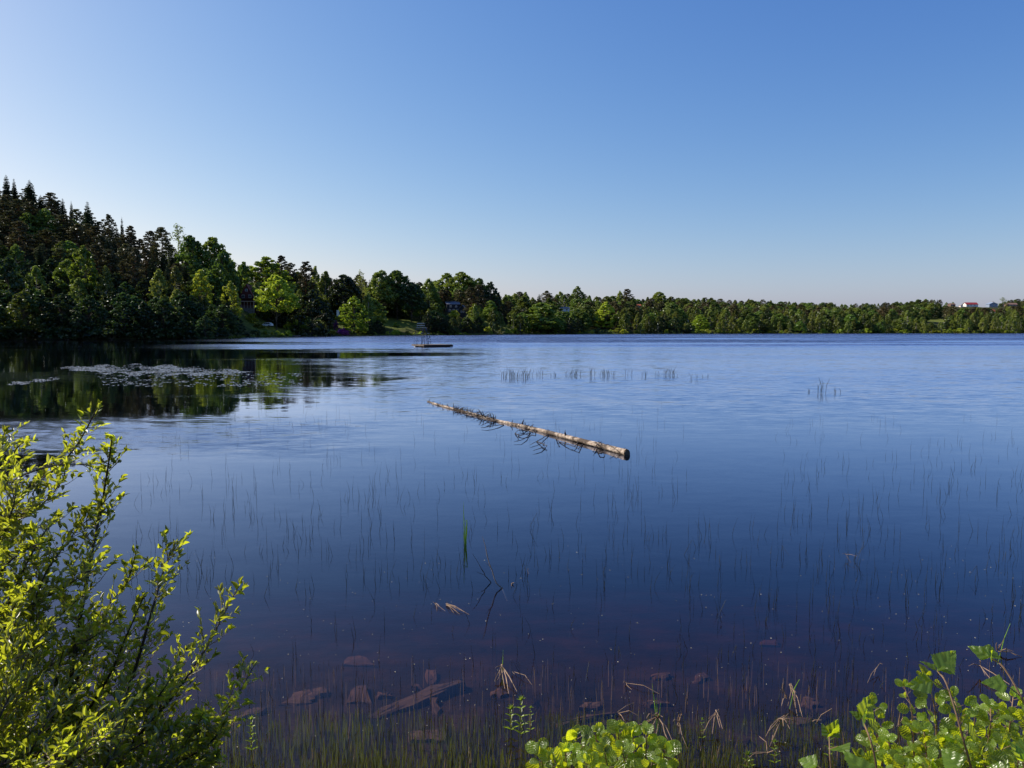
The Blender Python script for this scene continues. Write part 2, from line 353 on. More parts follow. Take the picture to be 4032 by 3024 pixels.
def build_terrain():
    ths = list(np.arange(-180, -60, 6.0)) + list(np.arange(-60, -36, 1.5)) + list(np.arange(-36, 36, .4)) + list(np.arange(36, 60, 1.5)) + list(np.arange(60, 180, 6.0))
    vs = []; att = []; rows = 0; per = None
    for th in ths:
        t = math.radians(th); s_, c_ = math.sin(t), math.cos(t)
        if abs(th) < 89.5:
            n0 = near_r(th); R = max(shore_r(th), n0 + 1); rr = max(lerp(RIDGE, th, 1), R + 20)
        else: n0, R, rr = 5, 30, 300
        rs = [n0 * k / 8 for k in range(1, 8)]
        rs += [n0 + (R - n0) * (k / 34) ** 3 for k in range(0, 34)]
        rs += [R - .5, R, R + .8, R + 2]
        rs += [R + 2 + (rr - R - 2) * (k / 44) for k in range(1, 45)]
        rs += [rr + 15 * k * k for k in range(1, 13)]
        per = len(rs); rows += 1
        for r in rs:
            x, y = r * s_, r * c_; vs.append((x, y, H(x, y))); att.append(lawn(x, y))
    vs.append((0, 0, 1.45)); att.append(0); ctr = len(vs) - 1
    fs = []
    for i in range(rows):
        j = (i + 1) % rows
        fs.append((ctr, j * per, i * per))
        for k in range(per - 1):
            fs.append((i * per + k, j * per + k, j * per + k + 1, i * per + k + 1))
    me = bpy.data.meshes.new("ground"); me.from_pydata(vs, [], fs); me.shade_smooth()
    a = me.attributes.new("lawn", 'FLOAT', 'POINT'); a.data.foreach_set("value", np.array(att, dtype=np.float32))
    m, t, N, L = newmat("ground_soil_grass"); b = N["Principled BSDF"]; b.inputs['Roughness'].default_value = .95
    b.inputs['Specular IOR Level'].default_value = .1
    geo = N.new("ShaderNodeNewGeometry"); sep = N.new("ShaderNodeSeparateXYZ"); L.new(geo.outputs['Position'], sep.inputs[0])
    def noise(sc_, d=5):
        n = N.new("ShaderNodeTexNoise"); n.inputs['Scale'].default_value = sc_; n.inputs['Detail'].default_value = d
        L.new(geo.outputs['Position'], n.inputs['Vector']); return n
    def ramp(src, e):
        r = N.new("ShaderNodeValToRGB"); L.new(src, r.inputs['Fac'])
        while len(r.color_ramp.elements) < len(e): r.color_ramp.elements.new(.5)
        for q, (p, c) in zip(r.color_ramp.elements, e): q.position = p; q.color = (*c, 1)
        return r.outputs['Color']
    def mix(f, a, b_):
        n = N.new("ShaderNodeMix"); n.data_type = 'RGBA'
        L.new(f, n.inputs['Factor']); L.new(a, n.inputs['A']); L.new(b_, n.inputs['B']); return n.outputs['Result']
    forest = ramp(noise(.3).outputs['Fac'], [(.35, (.030, .030, .012)), (.65, (.055, .060, .018))])
    meadow = ramp(noise(.5).outputs['Fac'], [(.35, (.10, .14, .022)), (.65, (.20, .22, .045))])
    mud = ramp(noise(2.2, 8).outputs['Fac'], [(.3, (.007, .0055, .0035)), (.5, (.016, .011, .006)), (.7, (.034, .021, .011))])
    at_ = N.new("ShaderNodeAttribute"); at_.attribute_name = "lawn"
    land = mix(at_.outputs['Fac'], forest, meadow)
    mr = N.new("ShaderNodeMapRange"); mr.inputs['From Min'].default_value = .02; mr.inputs['From Max'].default_value = .12
    L.new(sep.outputs[2], mr.inputs['Value'])
    L.new(mix(mr.outputs[0], mud, land), b.inputs['Base Color'])
    bp = N.new("ShaderNodeBump"); bp.inputs['Strength'].default_value = .6; bp.inputs['Distance'].default_value = .06
    L.new(noise(6, 6).outputs['Fac'], bp.inputs['Height']); L.new(bp.outputs[0], b.inputs['Normal'])
    me.materials.append(m)
    o = bpy.data.objects.new("ground", me); col.objects.link(o)
    tag(o, "wooded hills, grassy lawns and brown lake bed around the water", "ground", kind="structure")
build_terrain()
wm = MB(); wm.box((100, 600, -4.0), (2600, 1240, 8.0))
tag(wm.build("lake_water", M['water']), "calm blue lake water with rippled bands", "water", kind="structure")

# ------------------------------------------------------------------ tree prototypes
def rdir(n):
    d = nr.normal(size=(n, 3)); return d / np.linalg.norm(d, axis=1)[:, None]
def make_quads(P, Nn, size, aspect=1.0, jit=.35):
    n = len(P); r = rdir(n)
    a = np.cross(Nn, r); a /= (np.linalg.norm(a, axis=1)[:, None] + 1e-9); b = np.cross(Nn, a)
    sz = size * nr.uniform(.6, 1.35, (n, 1))
    q = np.empty((n, 4, 3))
    for k, (i, j) in enumerate(((-1, -1), (1, -1), (1, 1), (-1, 1))):
        jj = nr.uniform(1 - jit, 1 + jit, (n, 1))
        q[:, k] = P + (a * i * aspect * jj + b * j * jj) * sz * .5
    return q
def blob_quads(c, r, n, size, flat=1.0, fill=.25, aspect=1.0):
    d = rdir(n); c = np.array(c); r = np.array(r)
    k = np.where(nr.random(n) < fill, nr.uniform(.3, .8, n), nr.uniform(.82, 1.12, n))[:, None]
    # cut the lower side a little so clumps shade one another
    P = c + d * r * k
    Nn = d * np.array([1, 1, flat]) + .9 * rdir(n); Nn /= np.linalg.norm(Nn, axis=1)[:, None]
    return make_quads(P, Nn, size, aspect)
def limb(mb, p0, p1, r0, r1, seg=5):
    p0 = Vector(p0); p1 = Vector(p1); mid = (p0 + p1) / 2 + Vector((U(-.1, .1), U(-.1, .1), U(0, .15))) * (p1 - p0).length
    mb.tube([p0, mid, p1], [r0, (r0 + r1) / 2, r1], seg)
def broad_tree(Hh, W, nb=60, per=60, size=.42, base=.18, shape=.5, holes=.15):
    cr, tk = MB(), MB(); Q = []
    cz0 = Hh * base; ch = Hh - cz0
    lobes = [(U(-.25, .25) * W, U(-.25, .25) * W, U(.85, 1.1)) for _ in range(4)]
    tk.tube([(0, 0, -1.5), (.05, .02, Hh * .2), (U(-.3, .3), U(-.2, .2), Hh * .5), (U(-.3, .3), 0, Hh * .8)], [.34, .26, .17, .06], 7)
    for i in range(nb):
        t = (i + rnd.random()) / nb; z = t
        prof = math.sin(math.pi * min(1, max(0, (z * .93 + .07)) ** shape)) ** .62
        an = U(0, 2 * math.pi); k = math.sqrt(rnd.random()) if rnd.random() < .3 else U(.75, 1.0)
        lf = 1 + .20 * math.sin(an * 2 + 1.3 + z * 4) + .13 * math.sin(an * 3 + z * 6)
        rr = W * prof * k * lf
        br = U(.10, .22) * W * (1.15 - .45 * z)
        c = (rr * math.cos(an), rr * math.sin(an), cz0 + z * ch * (.93 + U(0, .07)) - br * .4)
        Q.append(blob_quads(c, (br, br, br * U(.6, .85)), per, size, fill=.2))
        if i % 4 == 0: limb(tk, (0, 0, max(Hh * .15, c[2] * .62)), c, .10, .025, 4)
    cr.quads(np.concatenate(Q)); return cr, tk
def birch_tree(Hh, W, nb=60, per=38, size=.3, base=.15):
    cr, tk = MB(), MB(); Q = []
    tk.tube([(0, 0, -1.5), (.1, 0, Hh * .3), (U(-.3, .3), U(-.2, .2), Hh * .65), (U(-.2, .2), 0, Hh * .98)], [.2, .16, .1, .02], 6)
    for i in range(nb):
        z = ((i + rnd.random()) / nb) ** .85; an = U(0, 2 * math.pi)
        prof = math.sin(math.pi * min(1, (z * .9 + .1)) ** .7) ** .8 + .06
        rr = W * prof * U(.35, 1.0); br = U(.16, .26) * W
        c = (rr * math.cos(an), rr * math.sin(an), Hh * base + z * Hh * (1 - base) - br)
        Q.append(blob_quads(c, (br * .8, br * .8, br * U(1.1, 1.8)), per, size, fill=.5))
        if i % 2 == 0: limb(tk, (0, 0, min(c[2] * .85 + .5, Hh * .9)), c, .05, .012, 4)
    cr.quads(np.concatenate(Q)); return cr, tk
def pine_tree(Hh, W, nb=46, per=60, size=.36, base=.35, flat=.42):
    cr, tk = MB(), MB(); Q = []; lean = U(-.5, .5)
    tk.tube([(0, 0, -1.5), (lean * .2, 0, Hh * .3), (lean * .6, U(-.3, .3), Hh * .6), (lean, 0, Hh * .97)], [.30, .24, .17, .04], 7)
    for i in range(nb):
        z = (i + rnd.random()) / nb; an = i * 2.4 + U(-.5, .5)
        prof = (math.sin(math.pi * (z * .78 + .2)) ** .7) * (1.0 if z < .75 else 1.05)
        rr = W * prof * U(.35, 1.0); br = U(.24, .4) * W * (1.0 - .35 * z)
        c = (lean * z + rr * math.cos(an), rr * math.sin(an), Hh * base + z * Hh * (1 - base) - br * .3)
        Q.append(blob_quads(c, (br, br, br * flat), per, size, flat=1.6, fill=.25, aspect=.8))
        limb(tk, (lean * z * .7, 0, c[2] - rr * .25), c, .075, .03, 4)
    cr.quads(np.concatenate(Q)); return cr, tk
def spruce_tree(Hh, W, layers=34):
    cr, tk = MB(), MB(); P = []; 
    tk.tube([(0, 0, -1.5), (0, 0, Hh * .5), (0, 0, Hh)], [.25, .14, .015], 6)
    quads = []
    for k in range(layers):
        z = .08 + .92 * (k / (layers - 1)) ** .92
        R = W * (1 - z) ** .64 * U(.8, 1.15) + .12
        nbr = max(5, int(11 * (1 - z) + 5)); a0 = U(0, 6.28)
        for b in range(nbr):
            an = a0 + 2 * math.pi * b / nbr + U(-.25, .25); L_ = R * U(.6, 1.2)
            d = np.array([math.cos(an), math.sin(an), 0]); s = np.array([-math.sin(an), math.cos(an), 0])
            st = 4 if L_ > .8 else 2
            for q in range(st):
                f0, f1 = q / st, (q + 1) / st
                w0 = (.10 + .30 * math.sin(math.pi * min(1, f0 + .15))) * min(1, L_ * .6) * U(.7, 1.2); w1 = w0 * U(.5, .9)
                def pt(f): return np.array([0, 0, z * Hh]) + d * L_ * f + np.array([0, 0, -.38 * L_ * f + .22 * L_ * f * f])
                p0, p1 = pt(f0), pt(f1)
                dz = np.array([0, 0, U(-.25, .1)])
                quads.append([p0 - s * w0, p1 - s * w1 + dz, p1 + s * w1 + dz, p0 + s * w0])
                dr = np.array([0, 0, -U(.25, .55) * min(1, L_ * .7)])
                quads.append([p0, p1, p1 + dr + s * U(-.2, .2), p0 + dr + s * U(-.2, .2)])
    cr.quads(np.array(quads)); return cr, tk
def shrub(Hh, W, nb=22, per=46, size=.3):
    cr, tk = MB(), MB(); Q = []
    for i in range(nb):
        an = U(0, 6.28); z = rnd.random() ** .8; rr = W * math.sqrt(rnd.random()) * (1.05 - .6 * z * z)
        br = U(.28, .45) * W * .8
        c = (rr * math.cos(an), rr * math.sin(an), max(br * .5, z * (Hh - br * .6)))
        Q.append(blob_quads(c, (br, br, br * .75), per, size, fill=.2))
        if i % 3 == 0: tk.tube([(U(-.2, .2), U(-.2, .2), -.6), c], [.05, .02], 4)
    cr.quads(np.concatenate(Q)); return cr, tk
KIND = {'spruce': 'spruce_tree', 'pine': 'pine_tree', 'birch': 'birch_tree', 'broad': 'broadleaf_tree', 'alder': 'alder_tree', 'fresh': 'broadleaf_tree', 'freshhi': 'broadleaf_tree', 'broadhi': 'broadleaf_tree', 'alderhi': 'alder_tree',
        'airy': 'birch_tree', 'shrub': 'shrub', 'rshrub': 'shrub', 'dshrub': 'shrub'}
PROTO = {}
def proto(kind, gen, cm, tm, Hh, W):
    cr, tk = gen
    c = bpy.data.meshes.new(kind + "_crown"); c.from_pydata(cr.v, [], cr.f); c.materials.append(cm)
    t = bpy.data.meshes.new(kind + "_trunk"); t.from_pydata(tk.v, [], tk.f); t.materials.append(tm)
    zs = sorted(p[2] for p in cr.v)
    PROTO.setdefault(kind, []).append((c, t, zs[-3], W))
for _ in range(3): proto('spruce', spruce_tree(17, 3.1), M['spruce'], M['bark'], 17, 2.9)
for b_ in (.28, .4, .34): proto('pine', pine_tree(16, 3.3, base=b_), M['pine'], M['pinebark'], 16, 3.3)
for _ in range(3): proto('birch', birch_tree(15, 2.9, nb=75, per=44), M['birch'], M['birchbark'], 15, 2.9)
proto('airy', birch_tree(16, 3.6, nb=60, per=12, size=.26, base=.3), M['birch'], M['bark'], 16, 3.6)
for _ in range(3): proto('broad', broad_tree(15, 4.8, nb=170, per=42, size=.34), M['broad'], M['bark'], 15, 4.6)
for _ in range(2): proto('alder', broad_tree(12, 4.0, nb=130, per=42, size=.32, base=.05, shape=.6), M['alder'], M['bark'], 12, 3.9)
for _ in range(2): proto('fresh', broad_tree(14, 3.6, nb=140, per=42, base=.1, size=.30, shape=.62), M['fresh'], M['bark'], 14, 3.5)
proto('freshhi', broad_tree(14, 3.8, nb=140, per=42, base=.36, size=.30, shape=.62), M['fresh'], M['bark'], 14, 3.8)
for _ in range(2): proto('broadhi', broad_tree(15, 4.6, nb=150, per=42, base=.40, size=.32), M['broad'], M['bark'], 15, 4.6)
proto('alderhi', broad_tree(14, 4.4, nb=150, per=42, base=.36, size=.32), M['alder'], M['bark'], 14, 4.4)
for _ in range(2): proto('shrub', shrub(3.0, 2.2), M['fresh'], M['bark'], 3, 2.2)
proto('dshrub', shrub(3.0, 2.4), M['alder'], M['bark'], 3, 2.4)
proto('rshrub', shrub(3.4, 2.6, nb=26, per=60, size=.22), M['purple'], M['bark'], 3.4, 2.6)
counts = {}
def put_tree(kind, x, y, h, wf, label, cat, group=None, z=None):
    pr = rnd.choice(PROTO[kind]); c, t, ph, pw = pr
    z = H(x, y) if z is None else z
    e = bpy.data.objects.new(KIND[kind], None); col.objects.link(e); e.empty_display_size = .3
    e.location = (x, y, z); e.rotation_euler = (0, 0, U(0, 6.28)); s = h / ph; e.scale = (s * wf, s * wf, s)
    a = bpy.data.objects.new("crown", c); col.objects.link(a); a.parent = e
    b = bpy.data.objects.new("trunk", t); col.objects.link(b); b.parent = e
    tag(e, label, cat, group); counts[KIND[kind]] = counts.get(KIND[kind], 0) + 1
    return e

# ------------------------------------------------------------------ the woods
SKY = [(-900, 640), (-200, 660), (23, 684), (115, 712), (199, 757), (246, 780), (343, 800), (429, 845), (508, 882), (565, 915), (628, 900), (760, 920), (827, 932), (886, 962), (913, 998), (931, 1034),
       (959, 1030), (1013, 1009), (1108, 1006), (1144, 1031), (1203, 1030), (1253, 1072), (1307, 1080), (1420, 1068), (1465, 1080), (1510, 1060), (1560, 1060), (1600, 1090), (1641, 1101), (1709, 1091),
       (1750, 1073), (1818, 1068), (1890, 1093), (1940, 1109), (1954, 1134), (2162, 1130), (2275, 1128), (2288, 1147), (2342, 1156), (2442, 1145), (2469, 1138), (2523, 1163), (2596, 1149), (2682, 1161),
       (2800, 1162), (2985, 1168), (3080, 1173), (3206, 1177), (3333, 1183), (3458, 1182), (3585, 1173), (3640, 1165), (3690, 1167), (3728, 1178), (3870, 1187), (3917, 1189), (3949, 1172), (4032, 1165), (4300, 1160)]
# (u, v_top, Y, kind, half width px, label)
HERO = [
 (23, 686, 352, 'spruce', 24, "tall pointed spruce on the hill skyline at the left edge of the photo"),
 (54, 702, 346, 'spruce', 18, "thin spruce tip just right of the leftmost skyline spruce"),
 (115, 707, 348, 'spruce', 34, "broad dark spruce with a blunt tip, third from the left on the skyline"),
 (199, 757, 345, 'pine', 34, "dark ragged conifer on the skyline below the broad spruce"),
 (246, 780, 342, 'spruce', 20, "small spruce on the skyline between ragged conifer and pointed spruce"),
 (280, 790, 350, 'spruce', 13, "slender see-through spruce on the left skyline"),
 (343, 792, 336, 'spruce', 28, "pointed dark spruce standing alone above the middle of the left hill"),
 (429, 843, 330, 'pine', 26, "round-headed pine on the skyline right of the pointed spruce"),
 (479, 853, 336, 'spruce', 13, "little spruce tip right of the round-headed pine"),
 (512, 888, 325, 'pine', 26, "narrow pine at the low end of the conifer skyline"),
 (590, 908, 318, 'pine', 30, "flat-topped pine at the notch of the left skyline"),
 (635, 893, 312, 'pine', 34, "wind-swept dark pine beside the airy pale birch"),
 (700, 880, 322, 'airy', 52, "airy thinly leafed birch rising on the skyline"),
 (750, 925, 296, 'broad', 60, "big round broadleaf tree below the airy birch"),
 (835, 932, 300, 'broad', 70, "largest broadleaf tree at the right end of the left hill"),
 (880, 985, 285, 'broad', 48, "sunlit broadleaf tree at the shoulder above the dark red house"),
 (180, 905, 290, 'pine', 62, "broad sunlit brown pine in the middle of the left hillside"),
 (290, 880, 300, 'pine', 48, "reddish brown pine above the bright green tree"),
 (370, 890, 305, 'pine', 44, "brown pine on the hillside under the pointed spruce"),
 (430, 980, 268, 'pine', 42, "brown pine on the slope right of the bright green tree"),
 (530, 975, 262, 'pine', 34, "narrow brown pine high above the shaded shore"),
 (325, 965, 250, 'fresh', 52, "bright yellow-green pointed tree on the left shore"),
 (415, 1045, 246, 'birch', 34, "yellowish birch beside the bright green pointed tree"),
 (625, 1058, 252, 'birch', 40, "yellowish birch halfway along the dark left shore"),
 (690, 1045, 262, 'birch', 36, "pale green birch left of the big broadleaf crowns"),
 (790, 1060, 262, 'fresh', 44, "yellow-green bushy tree under the big broadleaf crowns"),
 (60, 960, 262, 'birch', 42, "pale green birch near the left edge of the photo"),
 (140, 1045, 244, 'birch', 40, "olive green birch on the left shore near the edge"),
 (30, 1010, 236, 'alder', 70, "dark shaded alder at the left edge of the shore"),
 (905, 1105, 270, 'fresh', 40, "light green tree just left of the dark red house"),
 (959, 1029, 345, 'broad', 30, "small green tree behind the dark red house"),
 (1050, 1009, 352, 'fresh', 78, "large sunlit broadleaf tree above the dark red house"),
 (1108, 1005, 392, 'pine', 26, "dark pine top behind the large sunlit broadleaf tree"),
 (1144, 1033, 388, 'pine', 30, "dark pine behind and right of the large broadleaf tree"),
 (1203, 1028, 378, 'pine', 34, "tall dark pine between the two leafy groups"),
 (1240, 1046, 384, 'birch', 26, "thin birch beside the tall dark pine"),
 (1085, 1082, 309, 'freshhi', 66, "yellow-green maple-like tree standing behind the white car"),
 (1280, 1066, 370, 'birch', 40, "yellowish birch left of the round dark tree"),
 (1355, 1080, 368, 'alderhi', 66, "round dark green tree above the lawn with the white panel"),
 (1420, 1062, 392, 'airy', 32, "airy birch top behind the round dark tree"),
 (1225, 1140, 318, 'alder', 70, "dark spreading tree at the water left of the purple shrub"),
 (1500, 1062, 402, 'broadhi', 56, "tall pale-leafed tree at the left of the middle cluster"),
 (1562, 1062, 408, 'broadhi', 66, "tallest broadleaf tree of the middle cluster"),
 (1620, 1110, 404, 'alderhi', 60, "dark broadleaf tree at the right of the middle cluster"),
 (1395, 1165, 346, 'fresh', 50, "round light green tree behind the purple rhododendron"),
 (1450, 1150, 362, 'birch', 30, "pale birch between the light green tree and the middle cluster"),
 (1690, 1096, 430, 'birch', 44, "yellowish birch right of the middle cluster"),
 (1760, 1074, 486, 'broad', 48, "blue-green crown behind the dark boarded house, left one"),
 (1818, 1069, 480, 'broad', 62, "biggest crown behind the dark boarded house"),
 (1885, 1094, 486, 'broad', 48, "crown right of the biggest one behind the dark boarded house"),
 (1930, 1108, 478, 'alder', 40, "dark crown at the end of the tall group over the dark boarded house"),
 (1858, 1130, 428, 'pine', 34, "tall bare-stemmed pine right of the dark boarded house"),
 (1885, 1120, 434, 'pine', 28, "second bare-stemmed pine right of the dark boarded house"),
 (1868, 1195, 408, 'fresh', 32, "pale green pointed tree in front of the bare-stemmed pines"),
 (1940, 1218, 420, 'birch', 24, "small birch on the bright lawn slope"),
 (1970, 1228, 424, 'birch', 18, "smallest thin birch on the bright lawn slope"),
 (2060, 1165, 456, 'birch', 58, "light green spreading tree at the start of the far right shore"),
 (2130, 1190, 450, 'broad', 72, "broad green tree leaning over the water on the far shore"),
 (2275, 1126, 600, 'broad', 26, "tall dark crown on the middle skyline above the grey roof"),
 (2442, 1144, 640, 'birch', 18, "rounded crown left of the taller one on the middle skyline"),
 (2469, 1137, 640, 'pine', 24, "tall dark pine sticking out of the middle skyline"),
 (2385, 1188, 492, 'fresh', 34, "light green tree by the bright clearing on the far shore"),
 (2596, 1148, 690, 'broad', 40, "wide pale crown on the skyline right of the tall dark pine"),
 (2758, 1238, 512, 'fresh', 36, "bright tree by the small lawn on the far shore"),
 (3632, 1216, 640, 'birch', 14, "single pale birch standing before the dark wood on the right"),
 (3949, 1170, 900, 'airy', 22, "bare airy tree between blue and brown houses on the right ridge"),
]
KEEP = [  # u0,u1,v0,v1,depth: nothing in front of these
 (938, 1008, 1110, 1235, 318), (1025, 1080, 1268, 1310, 306), (1285, 1340, 1190, 1285, 370), (1318, 1376, 1272, 1318, 344), (1745, 1836, 1184, 1240, 440),
 (1520, 1640, 1240, 1300, 400), (1930, 1990, 1262, 1290, 452), (2205, 2242, 1195, 1224, 560), (2506, 2524, 1196, 1208, 640), (2696, 2712, 1252, 1270, 545),
 (3740, 3762, 1190, 1204, 880), (3778, 3794, 1196, 1210, 870), (3800, 3852, 1184, 1202, 900), (3894, 3932, 1186, 1212, 880), (3965, 4010, 1186, 1204, 900), (3904, 3924, 1212, 1230, 800),
 (3650, 3705, 1250, 1268, 720), (2350, 2400, 1290, 1308, 480), (2740, 2790, 1290, 1306, 515), (1030, 1260, 1285, 1322, 300), (990, 1004, 1148, 1225, 309)]
heropos = []
for (u, v, Y, k, hw, lab) in HERO:
    tp = at(u, v, Y); h = tp.z - H(tp.x, tp.y)
    h = max(h, 4)
    pr = PROTO[k][0]; wf = (hw / F * Y) / (pr[3] * h / pr[2]) * .95
    wf = min(2.2, max(.5, wf * 1.15))
    cat = "tree"
    put_tree(k, tp.x, tp.y, h, wf, lab, cat)
    heropos.append((tp.x, tp.y, u, v, Y, hw, h / Y * F))
BIN = 6; hbin = {}
def zone(u, s):
    if u < 930:
        return 'Z1'
    return 'Z2' if u < 1960 else 'Z3'
LAB = {
 ('Z1', 'pine'): ("brown-green pine in the crowd of pines covering the left hillside", "pines on the left hillside"),
 ('Z1', 'spruce'): ("dark spruce among the crowded conifers of the left hill", "spruces on the left hillside"),
 ('Z1', 'birch'): ("green birch among the shaded trees along the left shore", "birches along the left shore"),
 ('Z1', 'broad'): ("green broadleaf tree in the mixed wood of the left hill", "broadleaf trees on the left hill"),
 ('Z1', 'alder'): ("dark alder overhanging the shaded left shore", "alders along the left shore"),
 ('Z2', 'pine'): ("dark pine in the wood behind the lakeside houses at centre left", "pines behind the lakeside houses"),
 ('Z2', 'spruce'): ("dark spruce in the wood behind the lakeside houses", "spruces behind the lakeside houses"),
 ('Z2', 'birch'): ("pale birch among the trees around the lakeside houses", "birches around the lakeside houses"),
 ('Z2', 'broad'): ("leafy green tree among the lakeside houses", "broadleaf trees around the lakeside houses"),
 ('Z2', 'alder'): ("dark green alder near the water below the lakeside houses", "alders below the lakeside houses"),
 ('Z3', 'pine'): ("olive pine in the long wood on the far right shore", "pines of the far shore wood"),
 ('Z3', 'spruce'): ("dark spruce in the long wood on the far right shore", "spruces of the far shore wood"),
 ('Z3', 'birch'): ("pale birch in the long wood on the far right shore", "birches of the far shore wood"),
 ('Z3', 'broad'): ("round green broadleaf in the long wood on the far right shore", "broadleaf trees of the far shore wood"),
 ('Z3', 'alder'): ("dark alder in the long wood on the far right shore", "alders of the far shore wood"),
}
def pick(z, s):
    r = rnd.random()
    if z == 'Z1':
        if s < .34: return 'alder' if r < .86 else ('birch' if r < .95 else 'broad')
        return 'pine' if r < .62 else ('spruce' if r < .88 else 'broad')
    if z == 'Z2':
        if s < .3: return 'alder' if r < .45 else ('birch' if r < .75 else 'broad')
        return 'broad' if r < .35 else ('birch' if r < .55 else ('alder' if r < .72 else ('pine' if r < .9 else 'spruce')))
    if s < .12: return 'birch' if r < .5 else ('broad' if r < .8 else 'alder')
    return 'pine' if r < .20 else ('birch' if r < .50 else ('broad' if r < .86 else ('spruce' if r < .89 else 'alder')))
BASEH = {'pine': 14, 'spruce': 15, 'birch': 12.5, 'broad': 12.5, 'alder': 10.5}
HALF = {'pine': 3.1, 'spruce': 2.6, 'birch': 2.7, 'broad': 4.0, 'alder': 3.6}
def candidates(u0, u1, dr, spacing):
    out = []; th0, th1 = u2deg(u0), u2deg(u1)
    s0 = 3.0; k = 0
    while True:
        k += 1; any_ = False
        th = th0
        while th < th1:
            R = shore_r(th); rr = lerp(RIDGE, th, 1); r = R + s0 + U(-.45, .45) * dr
            if r <= rr + 12:
                any_ = True
                out.append((r, th + U(-.4, .4) * math.degrees(spacing / max(r, 50)), (r - R) / (rr - R)))
            th += math.degrees(spacing / max(R + s0, 50))
        s0 += dr * (1 + .04 * k)
        if not any_: break
    return out
cands = candidates(-420, 930, 7.0, 6.0) + candidates(930, 1960, 7.0, 6.2) + candidates(1960, 4150, 9.0, 6.8)
cands.sort()
placed = []; farwood = []
for (r, th, s) in cands:
    x, y = r * math.sin(math.radians(th)), r * math.cos(math.radians(th))
    u = 2016 + F * x / y
    if any((x - q[0]) ** 2 + (y - q[1]) ** 2 < 12 for q in heropos): continue
    if lawn(x, y) > .35 and rnd.random() < .9: continue
    z = zone(u, s); k = pick(z, s)
    h = BASEH[k] * U(.75, 1.25); zb = H(x, y); hw = HALF[k] * h / BASEH[k]
    if s < .06 and z != 'Z1': h *= .8
    if z == 'Z1' and s < .2: h *= .95
    ut, vt = proj((x, y, zb + h)); _, vb = proj((x, y, zb)); pw = hw / y * F
    # skyline limit
    lim = lerp(SKY, ut) + (22 if z == 'Z1' else 9) + (0 if s > .8 else 14)
    if vt < lim:
        h2 = h * (vb - lim - U(0, 12)) / (vb - vt)
        if h2 < BASEH[k] * .5: continue
        h = h2; hw = HALF[k] * h / BASEH[k]; vt = proj((x, y, zb + h))[1]; pw = hw / y * F
    bad = False
    for (u0, u1, v0, v1, dp) in KEEP:
        if y < dp + 3 and u + pw > u0 and u - pw < u1 and vt < v1 and vb > v0:
            vl = v1 + 1; h2 = h * (vb - vl) / max(1, (vb - vt))
            if h2 > 2.5 and vb > vl + 4: h = h2; vt = vl
            else: bad = True
            break
    if bad: continue
    for (hx, hy, hu, hv, hY, hhw, hh_) in heropos:
        if y < hY and abs(u - hu) < pw * .7 + hhw * .6:
            vl = hv + .5 * hh_
            if vt < vl:
                h2 = h * (vb - vl) / max(1, vb - vt)
                if h2 > BASEH[k] * .35: h = h2; vt = vl
                else: bad = True
                break
    if bad: continue
    b0, b1 = int((u - pw * .6) // BIN), int((u + pw * .6) // BIN)
    cur = max(hbin.get(b, 9999) for b in range(b0, b1 + 1)); mn = min(hbin.get(b, 9999) for b in range(b0, b1 + 1))
    if vt > cur - 5 and not (u < -60 and rnd.random() < .25): continue
    for b in range(b0, b1 + 1): hbin[b] = min(hbin.get(b, 9999), vt)
    placed.append((y, x, h, k, z, s))
placed.sort(key=lambda q: -q[2] / q[0])
used = dict(counts)
for (y, x, h, k, z, s) in placed:
    kd = KIND[k]
    if used.get(kd, 0) < 295:
        used[kd] = used.get(kd, 0) + 1
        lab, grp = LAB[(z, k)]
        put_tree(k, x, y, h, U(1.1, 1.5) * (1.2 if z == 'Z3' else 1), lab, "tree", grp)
    else: farwood.append((x, y, h, k))
print("TREES", used, "far", len(farwood))

# shore shrubs (undergrowth closing the foot of the woods)
SHRUBLAB = {0: ("low leafy shrub at the foot of the dark left shore wood", "shrubs along the left shore"),
            1: ("low light green shrub on the bank below the lakeside houses", "shrubs below the lakeside houses"),
            2: ("low shrub at the foot of the far right shore wood", "shrubs along the far right shore")}
ns = 0
u = -150.0
while u < 4060:
    z = 0 if u < 940 else (1 if u < 1990 else 2)
    th = u2deg(u); R = shore_r(th); r = R + U(.8, 2.6); x, y = r * math.sin(math.radians(th)), r * math.cos(math.radians(th))
    h = U(1.6, 3.4) if z == 0 else (U(1.0, 2.2) if z == 1 else U(1.5, 3.4))
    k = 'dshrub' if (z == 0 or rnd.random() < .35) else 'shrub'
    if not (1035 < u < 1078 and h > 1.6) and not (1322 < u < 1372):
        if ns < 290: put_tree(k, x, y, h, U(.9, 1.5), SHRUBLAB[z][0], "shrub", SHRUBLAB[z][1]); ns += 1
    u += F / R * U(2.3, 4.0) * (1.0 if z < 2 else 1.25)
for (uu, vv, Y, h, lab) in ((1150, 1284, 316, 4.0, "bright green bush right of the white car"), (1130, 1300, 306, 2.6, "low bright bush at the waterline right of the car"),
                            (990, 1260, 304, 3.8, "green bush under the dark red house"), (1020, 1296, 300, 2.4, "low bush on the bank in front of the white car"),
                            (1325, 1258, 366, 2.6, "round clipped bush beside the white panel"), (1290, 1300, 346, 3.2, "light green bush left of the purple rhododendron"),
                            (1560, 1296, 392, 2.2, "yellow-green bush on the lawn under the middle cluster"), (1790, 1262, 430, 4.5, "rounded green bush below the dark boarded house"),
                            (1825, 1290, 410, 3.0, "round light bush at the shore left of the boathouse"), (1900, 1296, 420, 3.5, "bright bush right of the boathouse"),
                            (1925, 1300, 412, 3, "low bush under the small birch on the lawn slope")):
    p = at(uu, vv, Y); put_tree('shrub', p.x, p.y, h, U(1, 1.3), lab, "bush")
